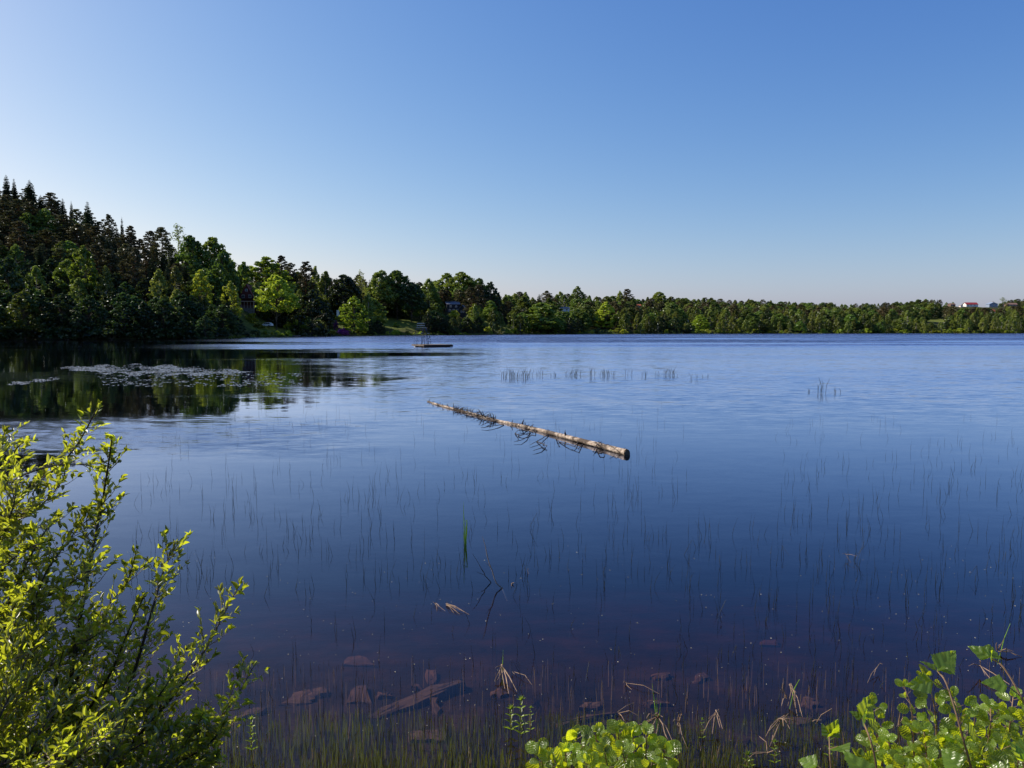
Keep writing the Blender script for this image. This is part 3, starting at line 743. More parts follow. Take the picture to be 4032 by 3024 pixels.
p = at(1345, 1316, 342); put_tree('rshrub', p.x + .6, p.y, 4.0, 1.15, "large purple flowering rhododendron at the water's edge", "shrub")
p = at(1330, 1300, 344); put_tree('rshrub', p.x - .9, p.y, 4.4, .5, "narrow upright purple rhododendron rising beside the large one", "shrub")

# the far wood beyond the three hundred of a kind, one mass
def far_wood(lst):
    groups = {}
    for (x, y, h, k) in lst: groups.setdefault('all', []).append((x, y, h, k))
    mb = MB(); Q = []
    for (x, y, h, k) in lst:
        c, t, ph, pw = rnd.choice(PROTO[k]); me = c
        n = len(me.vertices); a = np.empty(n * 3, dtype=np.float32); me.vertices.foreach_get("co", a); a = a.reshape(-1, 4, 3)
        a = a[nr.random(len(a)) < .35]; s = h / ph; cc = a.mean(axis=1, keepdims=True); a = (a - cc) * 1.5 + cc
        an = U(0, 6.28); ca, sa = math.cos(an), math.sin(an); b = a.copy()
        b[..., 0] = (a[..., 0] * ca - a[..., 1] * sa) * s + x; b[..., 1] = (a[..., 0] * sa + a[..., 1] * ca) * s + y; b[..., 2] = a[..., 2] * s + H(x, y)
        Q.append(b)
    if Q:
        mb.quads(np.concatenate(Q)); tag(mb.build("distant_wood", M['broad']), "hazy wood filling the ridge behind the far shore trees", "wood", kind="stuff")
far_wood(farwood)
# grassy bank line on the far shore
def shore_grass():
    Q = []
    for _ in range(9000):
        u = U(900, 4080); th = u2deg(u); R = shore_r(th); r = R + abs(rnd.gauss(0, 1.2)) - .4
        x, y = r * math.sin(math.radians(th)), r * math.cos(math.radians(th)); z = max(0, H(x, y)); h = U(.3, .8); w_ = U(.15, .5); a = U(0, 3.14)
        dx, dy = math.cos(a) * w_, math.sin(a) * w_; lx, ly = U(-.3, .3), U(-.3, .3)
        Q.append([(x - dx, y - dy, z - .1), (x + dx, y + dy, z - .1), (x + dx * .6 + lx, y + dy * .6 + ly, z + h), (x - dx * .6 + lx, y - dy * .6 + ly, z + h * .8)])
    mb = MB(); mb.quads(np.array(Q)); tag(mb.build("shore_grass", M['birch']), "strip of pale grass along the far waterline", "grass", kind="stuff")
shore_grass()

# ------------------------------------------------------------------ houses
def house(label, p, w_, d_, hw, hr, yaw, wall, roof, gable_front=False, wins=(), chimney=None, cat="house", name="house", eave=.35, base=3.0):
    """w_ across, d_ deep, ridge along x unless gable_front (then along y). wins: (x, z, w, h) on the front (-y) face"""
    e = empty(name, (p.x, p.y, p.z), yaw); tag(e, label, cat)
    mb = MB(); x0, x1, y0, y1 = -w_ / 2, w_ / 2, 0, d_
    if gable_front:
        prof = [(x0, -base), (x1, -base), (x1, hw), (0, hw + hr), (x0, hw)]
        vs = [(a, y0, b) for a, b in prof] + [(a, y1, b) for a, b in prof]
    else:
        prof = [(y0, -base), (y1, -base), (y1, hw), ((y0 + y1) / 2, hw + hr), (y0, hw)]
        vs = [(x0, a, b) for a, b in prof] + [(x1, a, b) for a, b in prof]
    mb.add(vs, [(0, 1, 2, 3, 4), (9, 8, 7, 6, 5)] + [(i, 5 + i, 5 + (i + 1) % 5, (i + 1) % 5) for i in range(5)])
    mb.build("wall", wall, e)
    rb = MB(); t = .18
    half = (w_ if gable_front else d_) / 2; sl_ = hr / half
    for s in (-1, 1):
        a = half + eave; zl = hw - sl_ * eave
        if gable_front:
            q = [(s * a, y0 - eave, zl), (0, y0 - eave, hw + hr), (0, y1 + eave, hw + hr), (s * a, y1 + eave, zl)]
        else:
            c = (y0 + y1) / 2
            q = [(x0 - eave, c + s * a, zl), (x0 - eave, c, hw + hr), (x1 + eave, c, hw + hr), (x1 + eave, c + s * a, zl)]
        vs = [(a_, b_, c_ + .02) for a_, b_, c_ in q] + [(a_, b_, c_ + t + .02) for a_, b_, c_ in q]
        rb.add(vs, [(0, 1, 2, 3), (7, 6, 5, 4), (0, 4, 5, 1), (1, 5, 6, 2), (2, 6, 7, 3), (3, 7, 4, 0)])
    ro = rb.build("roof", roof, e)
    if chimney:
        c = MB(); c.box((chimney[0], d_ / 2 + .3, hw + hr * .7 + .6), (.7, .7, 1.6)); c.box((chimney[0], d_ / 2 + .3, hw + hr * .7 + 1.5), (.9, .9, .15)); c.build("chimney", M['browntile'], ro)
    for (x, z, a, b) in wins:
        f = MB(); k = .09
        f.box((x, -.05, z + b / 2 + k / 2), (a + 2 * k, .10, k)); f.box((x, -.05, z - b / 2 - k / 2), (a + 2 * k, .10, k))
        f.box((x - a / 2 - k / 2, -.05, z), (k, .10, b)); f.box((x + a / 2 + k / 2, -.05, z), (k, .10, b)); f.box((x, -.05, z), (k * .6, .08, b))
        fo = f.build("window", M['white'], e)
        g = MB(); g.box((x, -.02, z), (a, .03, b)); g.build("pane", M['glass'], fo)
    return e
p = A_house
hA = house("dark red house with steep roof, balcony and pale veranda between the trees", p, 6.2, 8, 4.4, 6.0, .18, M['darkred'], M['redtile'], True,
           [(-1.3, 5.5, .9, 1.1), (1.3, 5.5, .9, 1.1), (0, 8.0, .7, .8)], (1.2,))
v = MB(); v.box((0, -1.3, 3.4), (6.6, 2.7, .16)); v.build("veranda_roof", M['paleboard'], hA)
v = MB(); v.box((0, -1.3, .55), (6.4, 2.5, .2)); v.box((0, -1.3, -1.2), (6.2, 2.4, 3.2)); v.build("veranda_floor", M['rock'], hA)
for k in range(6):
    v = MB(); v.box((-3.05 + k * 1.22, -2.45, 1.95), (.10, .10, 2.7)); v.build("veranda_post", M['paleboard'], hA)
v = MB()
for zz in (1.0, 1.5): v.box((0, -2.45, zz), (6.1, .05, .07))
v.build("veranda_railing", M['paleboard'], hA)
v = MB(); v.box((0, -.95, 4.55), (6.0, 1.8, .12))
for zz in (5.0, 5.5): v.box((0, -1.8, zz), (6.0, .05, .06))
for k in range(13): v.box((-3 + k * .5, -1.8, 5.05), (.05, .05, .95))
v.build("balcony", M['wooddark'], hA)
fp = at(1000, 1222, 310); fz = H(fp.x, fp.y)
fl = empty("flagpole", (fp.x, fp.y, fz)); tag(fl, "white flagpole with a gold knob in front of the dark red house", "flagpole")
m_ = MB(); hh = at(1000, 1150, 310).z - fz; m_.tube([(0, 0, -.5), (0, 0, hh / 2), (0, 0, hh)], [.10, .08, .05], 8); m_.build("pole", M['white'], fl)
m_ = MB(); m_.tube([(0, 0, hh), (0, 0, hh + .1), (0, 0, hh + .2)], [.05, .12, .03], 8); m_.build("knob", M['orangetile'], fl)
house("dark boarded two-storey house with grey gable roof above the small birches", A_hB, 7.6, 7, 4.6, 1.6, .30, M['darkboard'], M['greyroof'], False,
      [(-2, 1.2, 1.0, 1.0), (0.2, 1.2, 1.0, 1.0), (2.2, 1.2, 1.0, 1.0), (-1.6, 3.4, .9, .9), (1.6, 3.4, .9, .9)], (1.5,))
pw_ = at(1820, 1234, 434); house("small dark annex with white-edged gable beside the dark boarded house", pw_, 3.6, 4.5, 2.6, 1.9, -.15, M['darkboard'], M['greyroof'], True,
      [(-.6, 1.0, .7, .8), (.7, 1.0, .7, .8)])
p = at(1286, 1214, 372); house("white house wall glimpsed behind the round dark tree", p, 3.0, 5, 3.4, 1.4, .1, M['white'], M['greyroof'], True, [(.2, 1.6, .7, .9)])
p = at(1331, 1246, 362)
e = empty("notice_panel", (p.x, p.y, H(p.x, p.y))); tag(e, "white upright panel on two posts on the sunny lawn", "panel")
hz = max(.4, p.z - e.location.z)
m_ = MB(); m_.box((0, 0, hz + 1.6), (1.25, .08, 2.7)); m_.build("board", M['white'], e)
for s in (-1, 1):
    m_ = MB(); m_.box((s * .5, .08, hz + .9), (.1, .08, 3.4)); m_.build("post", M['wood'], e)
house("low building with pale grey roof showing over the trees at the far shore", A_hC, 7.2, 6, 2.2, .9, .25, M['white'], M['greyroof'], False, [(-2, 1.2, 1, 1), (1.5, 1.2, 1, 1)])
p = at(2226, 1216, 580); house("dark red cottage behind the pale grey roof", p, 5.5, 5, 2.3, 1.6, -.2, M['darkred'], M['browntile'], False, [(0, 1.3, 1, .9)])
house("house with orange-red roof peeping from the far shore wood", A_hD, 3.4, 5, 1.6, 1.3, .1, M['brownwall'], M['orangetile'], False, [(0, .9, .8, .7)])
house("little white and brown cabin deep between the trees of the far shore", A_hE, 1.9, 4, 1.3, .7, .2, M['white'], M['browntile'], True, [(0, 1.0, .8, .8)])
house("brown-roofed house at the left end of the right ridge", A_far[0], 5.5, 6, 1.8, 1.2, .1, M['brownwall'], M['browntile'], False, [(-1, 1, 1, .8)])
house("tiny cream cabin on the right ridge below the brown roof", A_far[1], 2.2, 4, 2.0, 1.0, 0, M['paleboard'], M['greyroof'], True, [(0, 1, .7, .7)])
house("long house with bright red roof on the right ridge", A_far[2], 14, 7, 2.2, 2.2, .05, M['white'], M['brightred'], False, [(-5, 1.2, 1.4, 1), (-1.5, 1.2, 1.4, 1), (3, 1.2, 1.4, 1)])
house("blue-grey house with balcony windows on the right ridge", A_far[3], 9.5, 7, 3.6, 2.0, 0, M['bluewall'], M['bluewall'], True, [(-3, 1.1, 1.6, 1.2), (0, 1.1, 1.6, 1.2), (3, 1.1, 1.6, 1.2), (0, 3.4, 1.6, 1.1)], (1.5,))
house("low brown house with reddish roof at the right end of the ridge", A_far[4], 11, 7, 2.0, 1.9, -.05, M['brownwall'], M['browntile'], False, [(-3, 1.1, 1.6, 1), (0, 1.1, 1.6, 1), (3.5, 1.1, 1.6, 1)])
house("house with orange roof among the trees below the blue-grey house", A_far[5], 4.2, 5, 1.5, 2.2, .2, M['white'], M['orangetile'], False, [(0, .9, .9, .7)])
# boathouse at the water
p = at(1840, 1317, 402); p.z = .3
house("small dark boathouse standing at the waterline", p, 4.6, 4, 1.7, .8, .1, M['darkboard'], M['wooddark'], False, [(0, 1.0, .8, .6)], name="boathouse", cat="boathouse")

# ------------------------------------------------------------------ jetties, boat, shore rock
def jetty(label, u0, u1, v, Y, deckm):
    a = at(u0, v, Y); b = at(u1, v, Y); L_ = (b - a).length; c = (a + b) / 2
    e = empty("jetty", (c.x, c.y, 0)); tag(e, label, "jetty")
    m_ = MB(); n = max(8, int(L_ / .3)); [m_.box((-L_ / 2 + L_ * (k + .5) / n, 0, .42), (L_ / n - .03, 1.5, .05)) for k in range(n)]; m_.build("deck", deckm, e)
    m_ = MB(); [m_.box((0, s * .6, .31), (L_, .12, .16)) for s in (-1, 1)]; m_.build("beam", M['wooddark'], e)
    for k in range(max(2, int(L_ / 2.5))):
        m_ = MB(); x = -L_ / 2 + .3 + (L_ - .6) * k / (max(2, int(L_ / 2.5)) - 1)
        for s in (-1, 1): m_ = MB(); m_.tube([(x, s * .72, -1.5), (x, s * .72, .55)], .07, 6); m_.build("pile", M['wooddark'], e)
jetty("short pale wooden jetty below the purple rhododendron", 1284, 1394, 1322, 336, M['wood'])
jetty("low jetty left of the diving raft on the far shore", 1555, 1668, 1320.5, 380, M['wood'])
jetty("jetty next to the dark boathouse on the far shore", 1862, 1980, 1318.5, 396, M['wood'])
jetty("long thin jetty reaching right from the boathouse jetty", 1992, 2084, 1317.6, 410, M['wood'])
p = gnd(1164, 1325.5)
e = empty("rowing_boat", (p.x, p.y, .05), .1); tag(e, "grey rowing boat moored under the dark spreading tree", "boat")
m_ = MB(); n = 11; rings = []
for i in range(n):
    t = i / (n - 1); x = -1.9 + 3.8 * t; ww = .72 * math.sin(math.pi * min(1, .12 + .88 * t) ** .8) ** .6 + .02; zz = .12 * (2 * t - 1) ** 2
    rings.append([(x, -ww, .45 + zz), (x, -ww * .7, .05), (x, 0, -.08), (x, ww * .7, .05), (x, ww, .45 + zz), (x, ww * .85, .42 + zz), (x, 0, .06), (x, -ww * .85, .42 + zz)])
vs = [q for r in rings for q in r]; fs = [(i * 8 + k, i * 8 + (k + 1) % 8, (i + 1) * 8 + (k + 1) % 8, (i + 1) * 8 + k) for i in range(n - 1) for k in range(8)]
fs += [tuple(range(7, -1, -1)), tuple((n - 1) * 8 + k for k in range(8))]; m_.add(vs, fs); m_.build("hull", M['rock'], e)
for x in (-.9, .3):
    m_ = MB(); m_.box((x, 0, .32), (.25, 1.15, .04)); m_.build("seat", M['wood'], e)
def rock(name, label, cat, poly, z0, z1, mat, group=None, tilt=(0, 0), bev=.12):
    """irregular slab: outline at z0, inset top at z1"""
    c = Vector((sum(q[0] for q in poly) / len(poly), sum(q[1] for q in poly) / len(poly), 0)); P = []
    n = len(poly)
    for i in range(n):                                   # subdivide and roughen the outline
        a, b = poly[i], poly[(i + 1) % n]
        for f in (0, .34, .67): P.append((a[0] + (b[0] - a[0]) * f + U(-.012, .012) * 2, a[1] + (b[1] - a[1]) * f + U(-.012, .012) * 2))
    m_ = MB(); n = len(P); vs = []; lev = ((1.04, 0), (1.0, .6), (.97, .9), (.90, 1.0), (.5, 1.03))
    for s, h in lev:
        for (x, y) in P:
            X, Y_ = c.x + (x - c.x) * s, c.y + (y - c.y) * s
            vs.append((X - c.x, Y_ - c.y, z0 + (z1 - z0) * h + (X - c.x) * tilt[0] + (Y_ - c.y) * tilt[1] + U(-.006, .006)))
    fs = [(k * n + i, k * n + (i + 1) % n, (k + 1) * n + (i + 1) % n, (k + 1) * n + i) for k in range(len(lev) - 1) for i in range(n)]
    fs.append(tuple((len(lev) - 1) * n + i for i in range(n))); m_.add(vs, fs)
    o = m_.build(name, mat, None, loc=(c.x, c.y, 0)); tag(o, label, cat, group); return o
q = [gnd(*a) for a in ((-60, 1336), (62, 1336.5), (66, 1332), (0, 1328), (-60, 1328))]
rock("shore_rock", "smooth pale grey rock sloping into the water at the left edge of the photo", "rock", [(a.x, a.y) for a in q], -.5, 1.1, M['rock'])

# ------------------------------------------------------------------ white car
def car():
    p = A_car; e = empty("parked_car", (p.x, p.y, H(p.x, p.y) + .02), math.radians(-14)); tag(e, "white estate-type car parked under the maple-like tree by the lake", "car")
    prof = [(-2.3, .35), (-2.36, .75), (-2.2, .98), (-1.25, 1.10), (-.55, 1.60), (.4, 1.70), (1.5, 1.64), (2.1, 1.20), (2.3, 1.05), (2.32, .4)]
    m_ = MB(); vs = []; n = len(prof)
    for yy, ins in ((-.9, .10), (-.93, 0), (.93, 0), (.9, .10)):
        for (x, z) in prof:
            tz = max(0, z - 1.0) * .30; s = 1 - ins * .25
            vs.append((x * s, yy - math.copysign(tz, yy), .35 + (z - .35) * (1 - ins * .15)))
    fs = [(k * n + i, k * n + (i + 1) % n, (k + 1) * n + (i + 1) % n, (k + 1) * n + i) for k in range(3) for i in range(n)]
    fs += [tuple(range(n - 1, -1, -1)), tuple(3 * n + i for i in range(n))]; m_.add(vs, fs); m_.build("body", M['carpaint'], e)
    m_ = MB(); m_.add([(-1.20, -.80, 1.14), (-.60, -.68, 1.57), (-.60, .68, 1.57), (-1.20, .80, 1.14), (-1.26, -.80, 1.16), (-.66, -.68, 1.60), (-.66, .68, 1.60), (-1.26, .80, 1.16)],
                      [(0, 1, 2, 3), (7, 6, 5, 4), (0, 4, 5, 1), (1, 5, 6, 2), (2, 6, 7, 3), (3, 7, 4, 0)]); m_.build("windscreen", M['glass'], e)
    for s in (-1, 1):
        for (a, b) in ((-.95, .05), (.12, 1.0), (1.07, 1.75)):
            m_ = MB(); top = 1.52; m_.add([(a, s * .925, 1.1), (b, s * .925, 1.1), (b - .12, s * .80, top), (a + (.42 if a < -.5 else .02), s * .80, top),
                                          (a, s * .89, 1.1), (b, s * .89, 1.1), (b - .12, s * .765, top), (a + (.42 if a < -.5 else .02), s * .765, top)],
                                         [(0, 1, 2, 3), (7, 6, 5, 4), (0, 4, 5, 1), (1, 5, 6, 2), (2, 6, 7, 3), (3, 7, 4, 0)]); m_.build("side_window", M['glass'], e)
        m_ = MB(); m_.box((-2.30, s * .66, .82), (.16, .36, .16)); m_.build("headlight", M['steel'], e)
        for x in (-1.42, 1.42):
            m_ = MB(); m_.tube([(x, s * .72, .34), (x, s * .95, .34)], .34, 18); t_ = m_.build("wheel", M['tyre'], e)
            m_ = MB(); m_.tube([(x, s * .93, .34), (x, s * .965, .34)], .21, 12); m_.build("rim", M['steel'], t_)
    m_ = MB(); m_.box((-2.34, 0, .62), (.06, .9, .22)); m_.build("grille", M['tyre'], e)
car()

# ------------------------------------------------------------------ bathing raft with diving tower
def raft():
    c0 = gnd(1669, 1368.5); al = math.radians(31); a_, b_ = 5.3, 5.0
    e = empty("bathing_raft", (c0.x, c0.y, 0), al); tag(e, "wooden bathing raft with a blue steel diving tower out on the lake", "raft")
    m_ = MB(); n = 26
    for k in range(n): m_.box((a_ * (k + .5) / n, b_ / 2, .42), (a_ / n - .02, b_, .05))
    m_.build("deck", M['wood'], e)
    m_ = MB()
    m_.box((a_ / 2, b_ - .03, .30), (a_, .06, .18))
    for xx in (.03, a_ - .03): m_.box((xx, b_ / 2, .30), (.055, b_ - .13, .178))
    m_.build("side_board", M['wood'], e)
    m_ = MB(); m_.box((a_ / 2, .03, .22), (a_, .055, .34)); m_.build("shade_dark_fascia", M['wooddark'], e)  # dark timber on this face alone imitates the raft's shaded side
    for yy in (.7, b_ / 2, b_ - .7):
        m_ = MB(); m_.box((a_ / 2, yy, -.06), (a_ - .7, .8, .52)); m_.build("pontoon", M['float'], e)
    m_ = MB(); m_.box((-.02, 3.6, .10), (.10, .4, .16)); m_.build("fender", M['white'], e)
    R = Matrix.Rotation(-al, 3, 'Z')
    def T(xc, yc, dy=0.0):     # crop pixel of the tower study -> raft-local point, screen-aligned
        v = Vector(((xc - 880) * .00565, 2.35 + dy, .45 + (930 - yc) * .00565)); q = R @ Vector((v.x, v.y, 0)); return (q.x, q.y, v.z)
    def tb(name, lst, r, mat):
        m_ = MB()
        for pts in lst: m_.tube([T(*q) for q in pts], r, 6)
        return m_.build(name, mat, e)
    st = M['steel']
    for (x0, y0, x1, y1, dy) in ((775, 930, 785, 570, -.45), (775, 930, 790, 450, .45), (860, 930, 815, 440, -.45), (965, 930, 905, 440, .45), (945, 930, 900, 440, -.45)):
        tb("tower_post", [[(x0, y0, dy), (x1, y1, dy)]], .06, st)
    m_ = MB(); q = [T(615, 445, -.5), T(905, 440, -.5), T(905, 440, .5), T(615, 445, .5)]
    m_.add([(*a[:2], a[2]) for a in q] + [(*a[:2], a[2] + .07) for a in q], [(3, 2, 1, 0), (4, 5, 6, 7), (0, 1, 5, 4), (1, 2, 6, 5), (2, 3, 7, 6), (3, 0, 4, 7)]); m_.build("platform", M['paleboard'], e)
    for yy, xa, xb in ((383, 640, 875), (320, 648, 858)):
        m_ = MB(); q = [T(xa, yy, -.52), T(xb, yy, -.52), T(xb, yy, -.46), T(xa, yy, -.46)]
        m_.add([(*a[:2], a[2]) for a in q] + [(*a[:2], a[2] + .11) for a in q], [(3, 2, 1, 0), (4, 5, 6, 7), (0, 1, 5, 4), (1, 2, 6, 5), (2, 3, 7, 6), (3, 0, 4, 7)]); m_.build("rail_board", M['paleboard'], e)
    tb("platform_railing", [[(x, 445, dy), (x, 305, dy)] for x in (650, 720, 790, 865) for dy in (-.44, .5)] + [[(650, 310, .5), (865, 310, .5)], [(650, 380, .5), (865, 380, .5)], [(865, 310, -.44), (865, 310, .5)]], .025, st)
    m_ = MB(); q = [T(530, 632, -.2), T(850, 622, -.2), T(850, 622, .25), T(530, 632, .25)]
    m_.add([(*a[:2], a[2]) for a in q] + [(*a[:2], a[2] + .06) for a in q], [(3, 2, 1, 0), (4, 5, 6, 7), (0, 1, 5, 4), (1, 2, 6, 5), (2, 3, 7, 6), (3, 0, 4, 7)]); m_.build("springboard", st, e)
    tb("springboard_railing", [[(600, 620, dy), (585, 500, dy), (590, 490, dy), (790, 487, dy)] for dy in (-.22, .27)] + [[(750, 620, dy), (755, 490, dy)] for dy in (-.22, .27)], .028, st)
    tb("brace", [[(847, 762, -.45), (785, 897, -.45)], [(775, 660, .3), (905, 650, .3)], [(785, 605, -.45), (800, 565, -.45)]], .03, M['paleboard'])
    la = tb("ladder", [[(862, 928, -.75), (850, 690, -.5), (830, 450, -.48)], [(955, 928, -.75), (925, 690, -.5), (890, 450, -.48)]], .03, st)
    m_ = MB()
    for yy in (905, 862, 820, 776, 700, 655, 610, 565, 520): 
        f = (928 - yy) / 478; dy = -.75 + .25 * min(1, f * 2); m_.tube([T(862 - 32 * f, yy, dy), T(955 - 65 * f, yy, dy)], .02, 6)
    m_.build("rungs", st, e).parent = la
    m_ = MB(); q = [T(858, 742, -.75), T(930, 742, -.75), T(930, 742, -.45), T(858, 742, -.45)]
    m_.add([(*a[:2], a[2]) for a in q] + [(*a[:2], a[2] + .08) for a in q], [(3, 2, 1, 0), (4, 5, 6, 7), (0, 1, 5, 4), (1, 2, 6, 5), (2, 3, 7, 6), (3, 0, 4, 7)]); m_.build("landing", M['paleboard'], e)
    tb("side_frame", [[(1020, 905, dy), (1008, 700, dy), (990, 690, dy)] for dy in (-.2, .4)] + [[(930, 742, -.2), (1010, 740, -.2)], [(962, 928, -.2), (962, 742, -.2)], [(930, 700, -.2), (945, 600, -.2)], [(1000, 740, -.2), (995, 600, -.2)]], .028, st)
    m_ = MB()
    for yy, h in ((612, .07), (680, .07)):
        q = [T(938, yy, -.28), T(996, yy, -.28), T(996, yy, -.05), T(938, yy, -.05)]
        m_.add([(*a[:2], a[2]) for a in q] + [(*a[:2], a[2] + h) for a in q], [(3, 2, 1, 0), (4, 5, 6, 7), (0, 1, 5, 4), (1, 2, 6, 5), (2, 3, 7, 6), (3, 0, 4, 7)])
    m_.build("step_plates", M['white'], e)
    def T2(xc, yc, dy): return T(xc, yc, dy - 1.9)
    m_ = MB()
    for dy in (0,):
        m_.tube([T2(605, 990, dy), T2(605, 830, dy), T2(622, 806, dy), T2(645, 806, dy), T2(660, 830, dy), T2(660, 930, dy)], .028, 6)
        m_.tube([T2(665, 990, dy + .4), T2(668, 830, dy + .4), T2(680, 806, dy + .4), T2(700, 806, dy + .4), T2(715, 830, dy + .4), T2(718, 930, dy + .4)], .028, 6)
    m_.build("bathing_ladder", st, e)
    tb("mooring_post", [[(660, 960, -1.2), (660, 690, -1.2)]], .035, st)
raft()

# ------------------------------------------------------------------ floating log
M['log'] = None
def logmat():
    m, t, N, L = newmat("bleached_log"); b = N["Principled BSDF"]; b.inputs['Roughness'].default_value = .8; b.inputs['Specular IOR Level'].default_value = .25
    tc = N.new("ShaderNodeTexCoord"); mp = N.new("ShaderNodeMapping"); mp.inputs['Scale'].default_value = (.35, 3, 3); L.new(tc.outputs['Object'], mp.inputs[0])
    n1 = N.new("ShaderNodeTexNoise"); n1.inputs['Scale'].default_value = 4; n1.inputs['Detail'].default_value = 7; L.new(mp.outputs[0], n1.inputs['Vector'])
    n2 = N.new("ShaderNodeTexNoise"); n2.inputs['Scale'].default_value = 1.6; n2.inputs['Detail'].default_value = 8; n2.inputs['Roughness'].default_value = .65; L.new(tc.outputs['Object'], n2.inputs['Vector'])
    r1 = N.new("ShaderNodeValToRGB"); L.new(n1.outputs['Fac'], r1.inputs['Fac']); r1.color_ramp.elements[0].position = .3; r1.color_ramp.elements[1].position = .7
    r1.color_ramp.elements[0].color = (.20, .145, .10, 1); r1.color_ramp.elements[1].color = (.60, .50, .40, 1)
    r2 = N.new("ShaderNodeValToRGB"); L.new(n2.outputs['Fac'], r2.inputs['Fac']); r2.color_ramp.elements[0].position = .47; r2.color_ramp.elements[1].position = .56
    mx = N.new("ShaderNodeMix"); mx.data_type = 'RGBA'; L.new(r2.outputs['Color'], mx.inputs['Factor']); L.new(r1.outputs['Color'], mx.inputs['A']); mx.inputs['B'].default_value = (.085, .062, .045, 1)
    L.new(mx.outputs['Result'], b.inputs['Base Color'])
    bp = N.new("ShaderNodeBump"); bp.inputs['Strength'].default_value = .8; bp.inputs['Distance'].default_value = .03; L.new(n1.outputs['Fac'], bp.inputs['Height']); L.new(bp.outputs[0], b.inputs['Normal'])
    return m
M['log'] = logmat(); M['twig'] = simple("dark_wet_twig", (.035, .025, .020), .7, var=.4); M['drytwig'] = simple("dry_twig", (.30, .23, .17), .8, var=.3)
def floating_log():
    A = gnd(1690, 1581, .01); B = gnd(2450, 1787, .04)         # thin far end, thick near end
    ax = (B - A); Ln = ax.length; ax.normalize()
    e = empty("floating_log", A); tag(e, "long bleached pine log with dead branch stubs floating in the middle of the lake", "log")
    n = 90; seg = 18; vs = []; fs = []
    side = ax.cross(Vector((0, 0, 1))).normalized(); up = side.cross(ax)
    def ctr(t): return ax * (Ln * t) + side * (.14 * math.sin(t * 5 + .4) + .03 * math.sin(t * 17)) + Vector((0, 0, .012 * math.sin(t * 9)))
    def rad(t): return .036 + .038 * t + (.007 * sm((t - .93) / .05))
    for i in range(n + 1):
        t = i / n; r = rad(t)
        for k in range(seg):
            an = 2 * math.pi * k / seg
            rr = r * (1 + .05 * math.sin(3 * an + t * 9) + .05 * math.sin(7 * an + t * 25) + U(-.045, .045) + .10 * max(0, math.sin(t * 61 + an * 2)) ** 6 + (.14 * max(0, math.sin(5 * an + 2)) if t > .955 else 0))
            vs.append(ctr(t) + side * math.cos(an) * rr + up * math.sin(an) * rr)
    for i in range(n):
        for k in range(seg): fs.append((i * seg + k, i * seg + (k + 1) % seg, (i + 1) * seg + (k + 1) % seg, (i + 1) * seg + k))
    fs.append(tuple(range(seg - 1, -1, -1))); m_ = MB(); m_.add(vs, fs); m_.build("trunk", M['log'], e, smooth=True)
    m_ = MB(); c = ctr(1.0); m_.tube([c - ax * .03, c + ax * .012], rad(1) * .90, 18); m_.build("cut_end", M['bark'], e)
    def C(x, y, z=None, t=None):
        u, v = 1650 + x * .4069, 1530 + y * .4069
        return gnd(u, v, .05 if z is None else z) - A
    def onlog(x):                        # nearest axis parameter by screen x
        u = 1650 + x * .4069; lo, hi = 0, 1
        for _ in range(30):
            mi = (lo + hi) / 2; pu = proj(A + ctr(mi))[0]
            if pu < u: lo = mi
            else: hi = mi
        return lo
    # upright snags
    for (x, tx, ty, r) in ((340, 333, 143, .012), (375, 380, 160, .01), (470, 468, 176, .012), (500, 505, 185, .012), (620, 570, 198, .018), (640, 612, 215, .015), (700, 683, 231, .016), (722, 705, 237, .014), (742, 741, 255, .01),
                           (905, 906, 305, .016), (985, 1014, 298, .02), (1060, 1036, 355, .02), (1235, 1252, 396, .014), (1425, 1415, 400, .022), (1555, 1545, 500, .02), (1680, 1677, 514, .014), (1740, 1750, 518, .012), (200, 205, 125, .01), (100, 99, 98, .01), (275, 280, 143, .009)):
        t = onlog(x); b = ctr(t); Yb = (A + b).y; tip = at(1650 + tx * .4069, 1530 + ty * .4069, Yb + U(-.2, .2)) - A
        mid = (b + tip) / 2 + Vector((U(-.03, .03), U(-.05, .05), U(-.02, .05)))
        m_ = MB(); m_.tube([b, mid, tip], [r * 1.5, r, r * .35], 6); m_.build("branch_stub", M['twig'], e)
    # dead branches lying out over the water towards the viewer
    for pts in ([(745, 318), (700, 322), (655, 332), (628, 345), (598, 356)], [(700, 322), (690, 338), (678, 340)], [(820, 350), (775, 352), (715, 360), (660, 372), (605, 380)],
                [(1070, 388), (1010, 405), (960, 402), (930, 432)], [(960, 460), (1000, 448), (1060, 432), (1100, 420)], [(930, 432), (962, 450), (955, 480)], [(1075, 430), (1045, 470), (990, 498), (920, 515)],
                [(1255, 452), (1225, 460), (1180, 490), (1130, 515), (1075, 545)], [(1140, 512), (1180, 528), (1205, 540), (1240, 552), (1222, 575)], [(1205, 540), (1216, 515)], [(1222, 575), (1180, 575), (1105, 600)],
                [(1325, 478), (1345, 505), (1362, 520), (1342, 534)], [(1362, 518), (1420, 535), (1470, 548), (1530, 570), (1558, 600)], [(1582, 542), (1550, 575), (1540, 585)], [(1545, 505), (1525, 540), (1500, 560), (1480, 556)],
                [(1752, 522), (1722, 550), (1700, 580), (1686, 618)], [(1725, 600), (1750, 628), (1790, 620), (1800, 595), (1770, 575)], [(850, 315), (885, 335), (905, 360)], [(1130, 400), (1128, 425), (1060, 410), (975, 400)]):
        P = [C(x, y, .05 * math.sin(math.pi * i / (len(pts) - .3)) + .012) for i, (x, y) in enumerate(pts)]
        m_ = MB(); n = len(P); m_.tube(P, [.015 - .010 * i / (n - 1) for i in range(n)], 6); m_.build("branch", M['twig'], e)
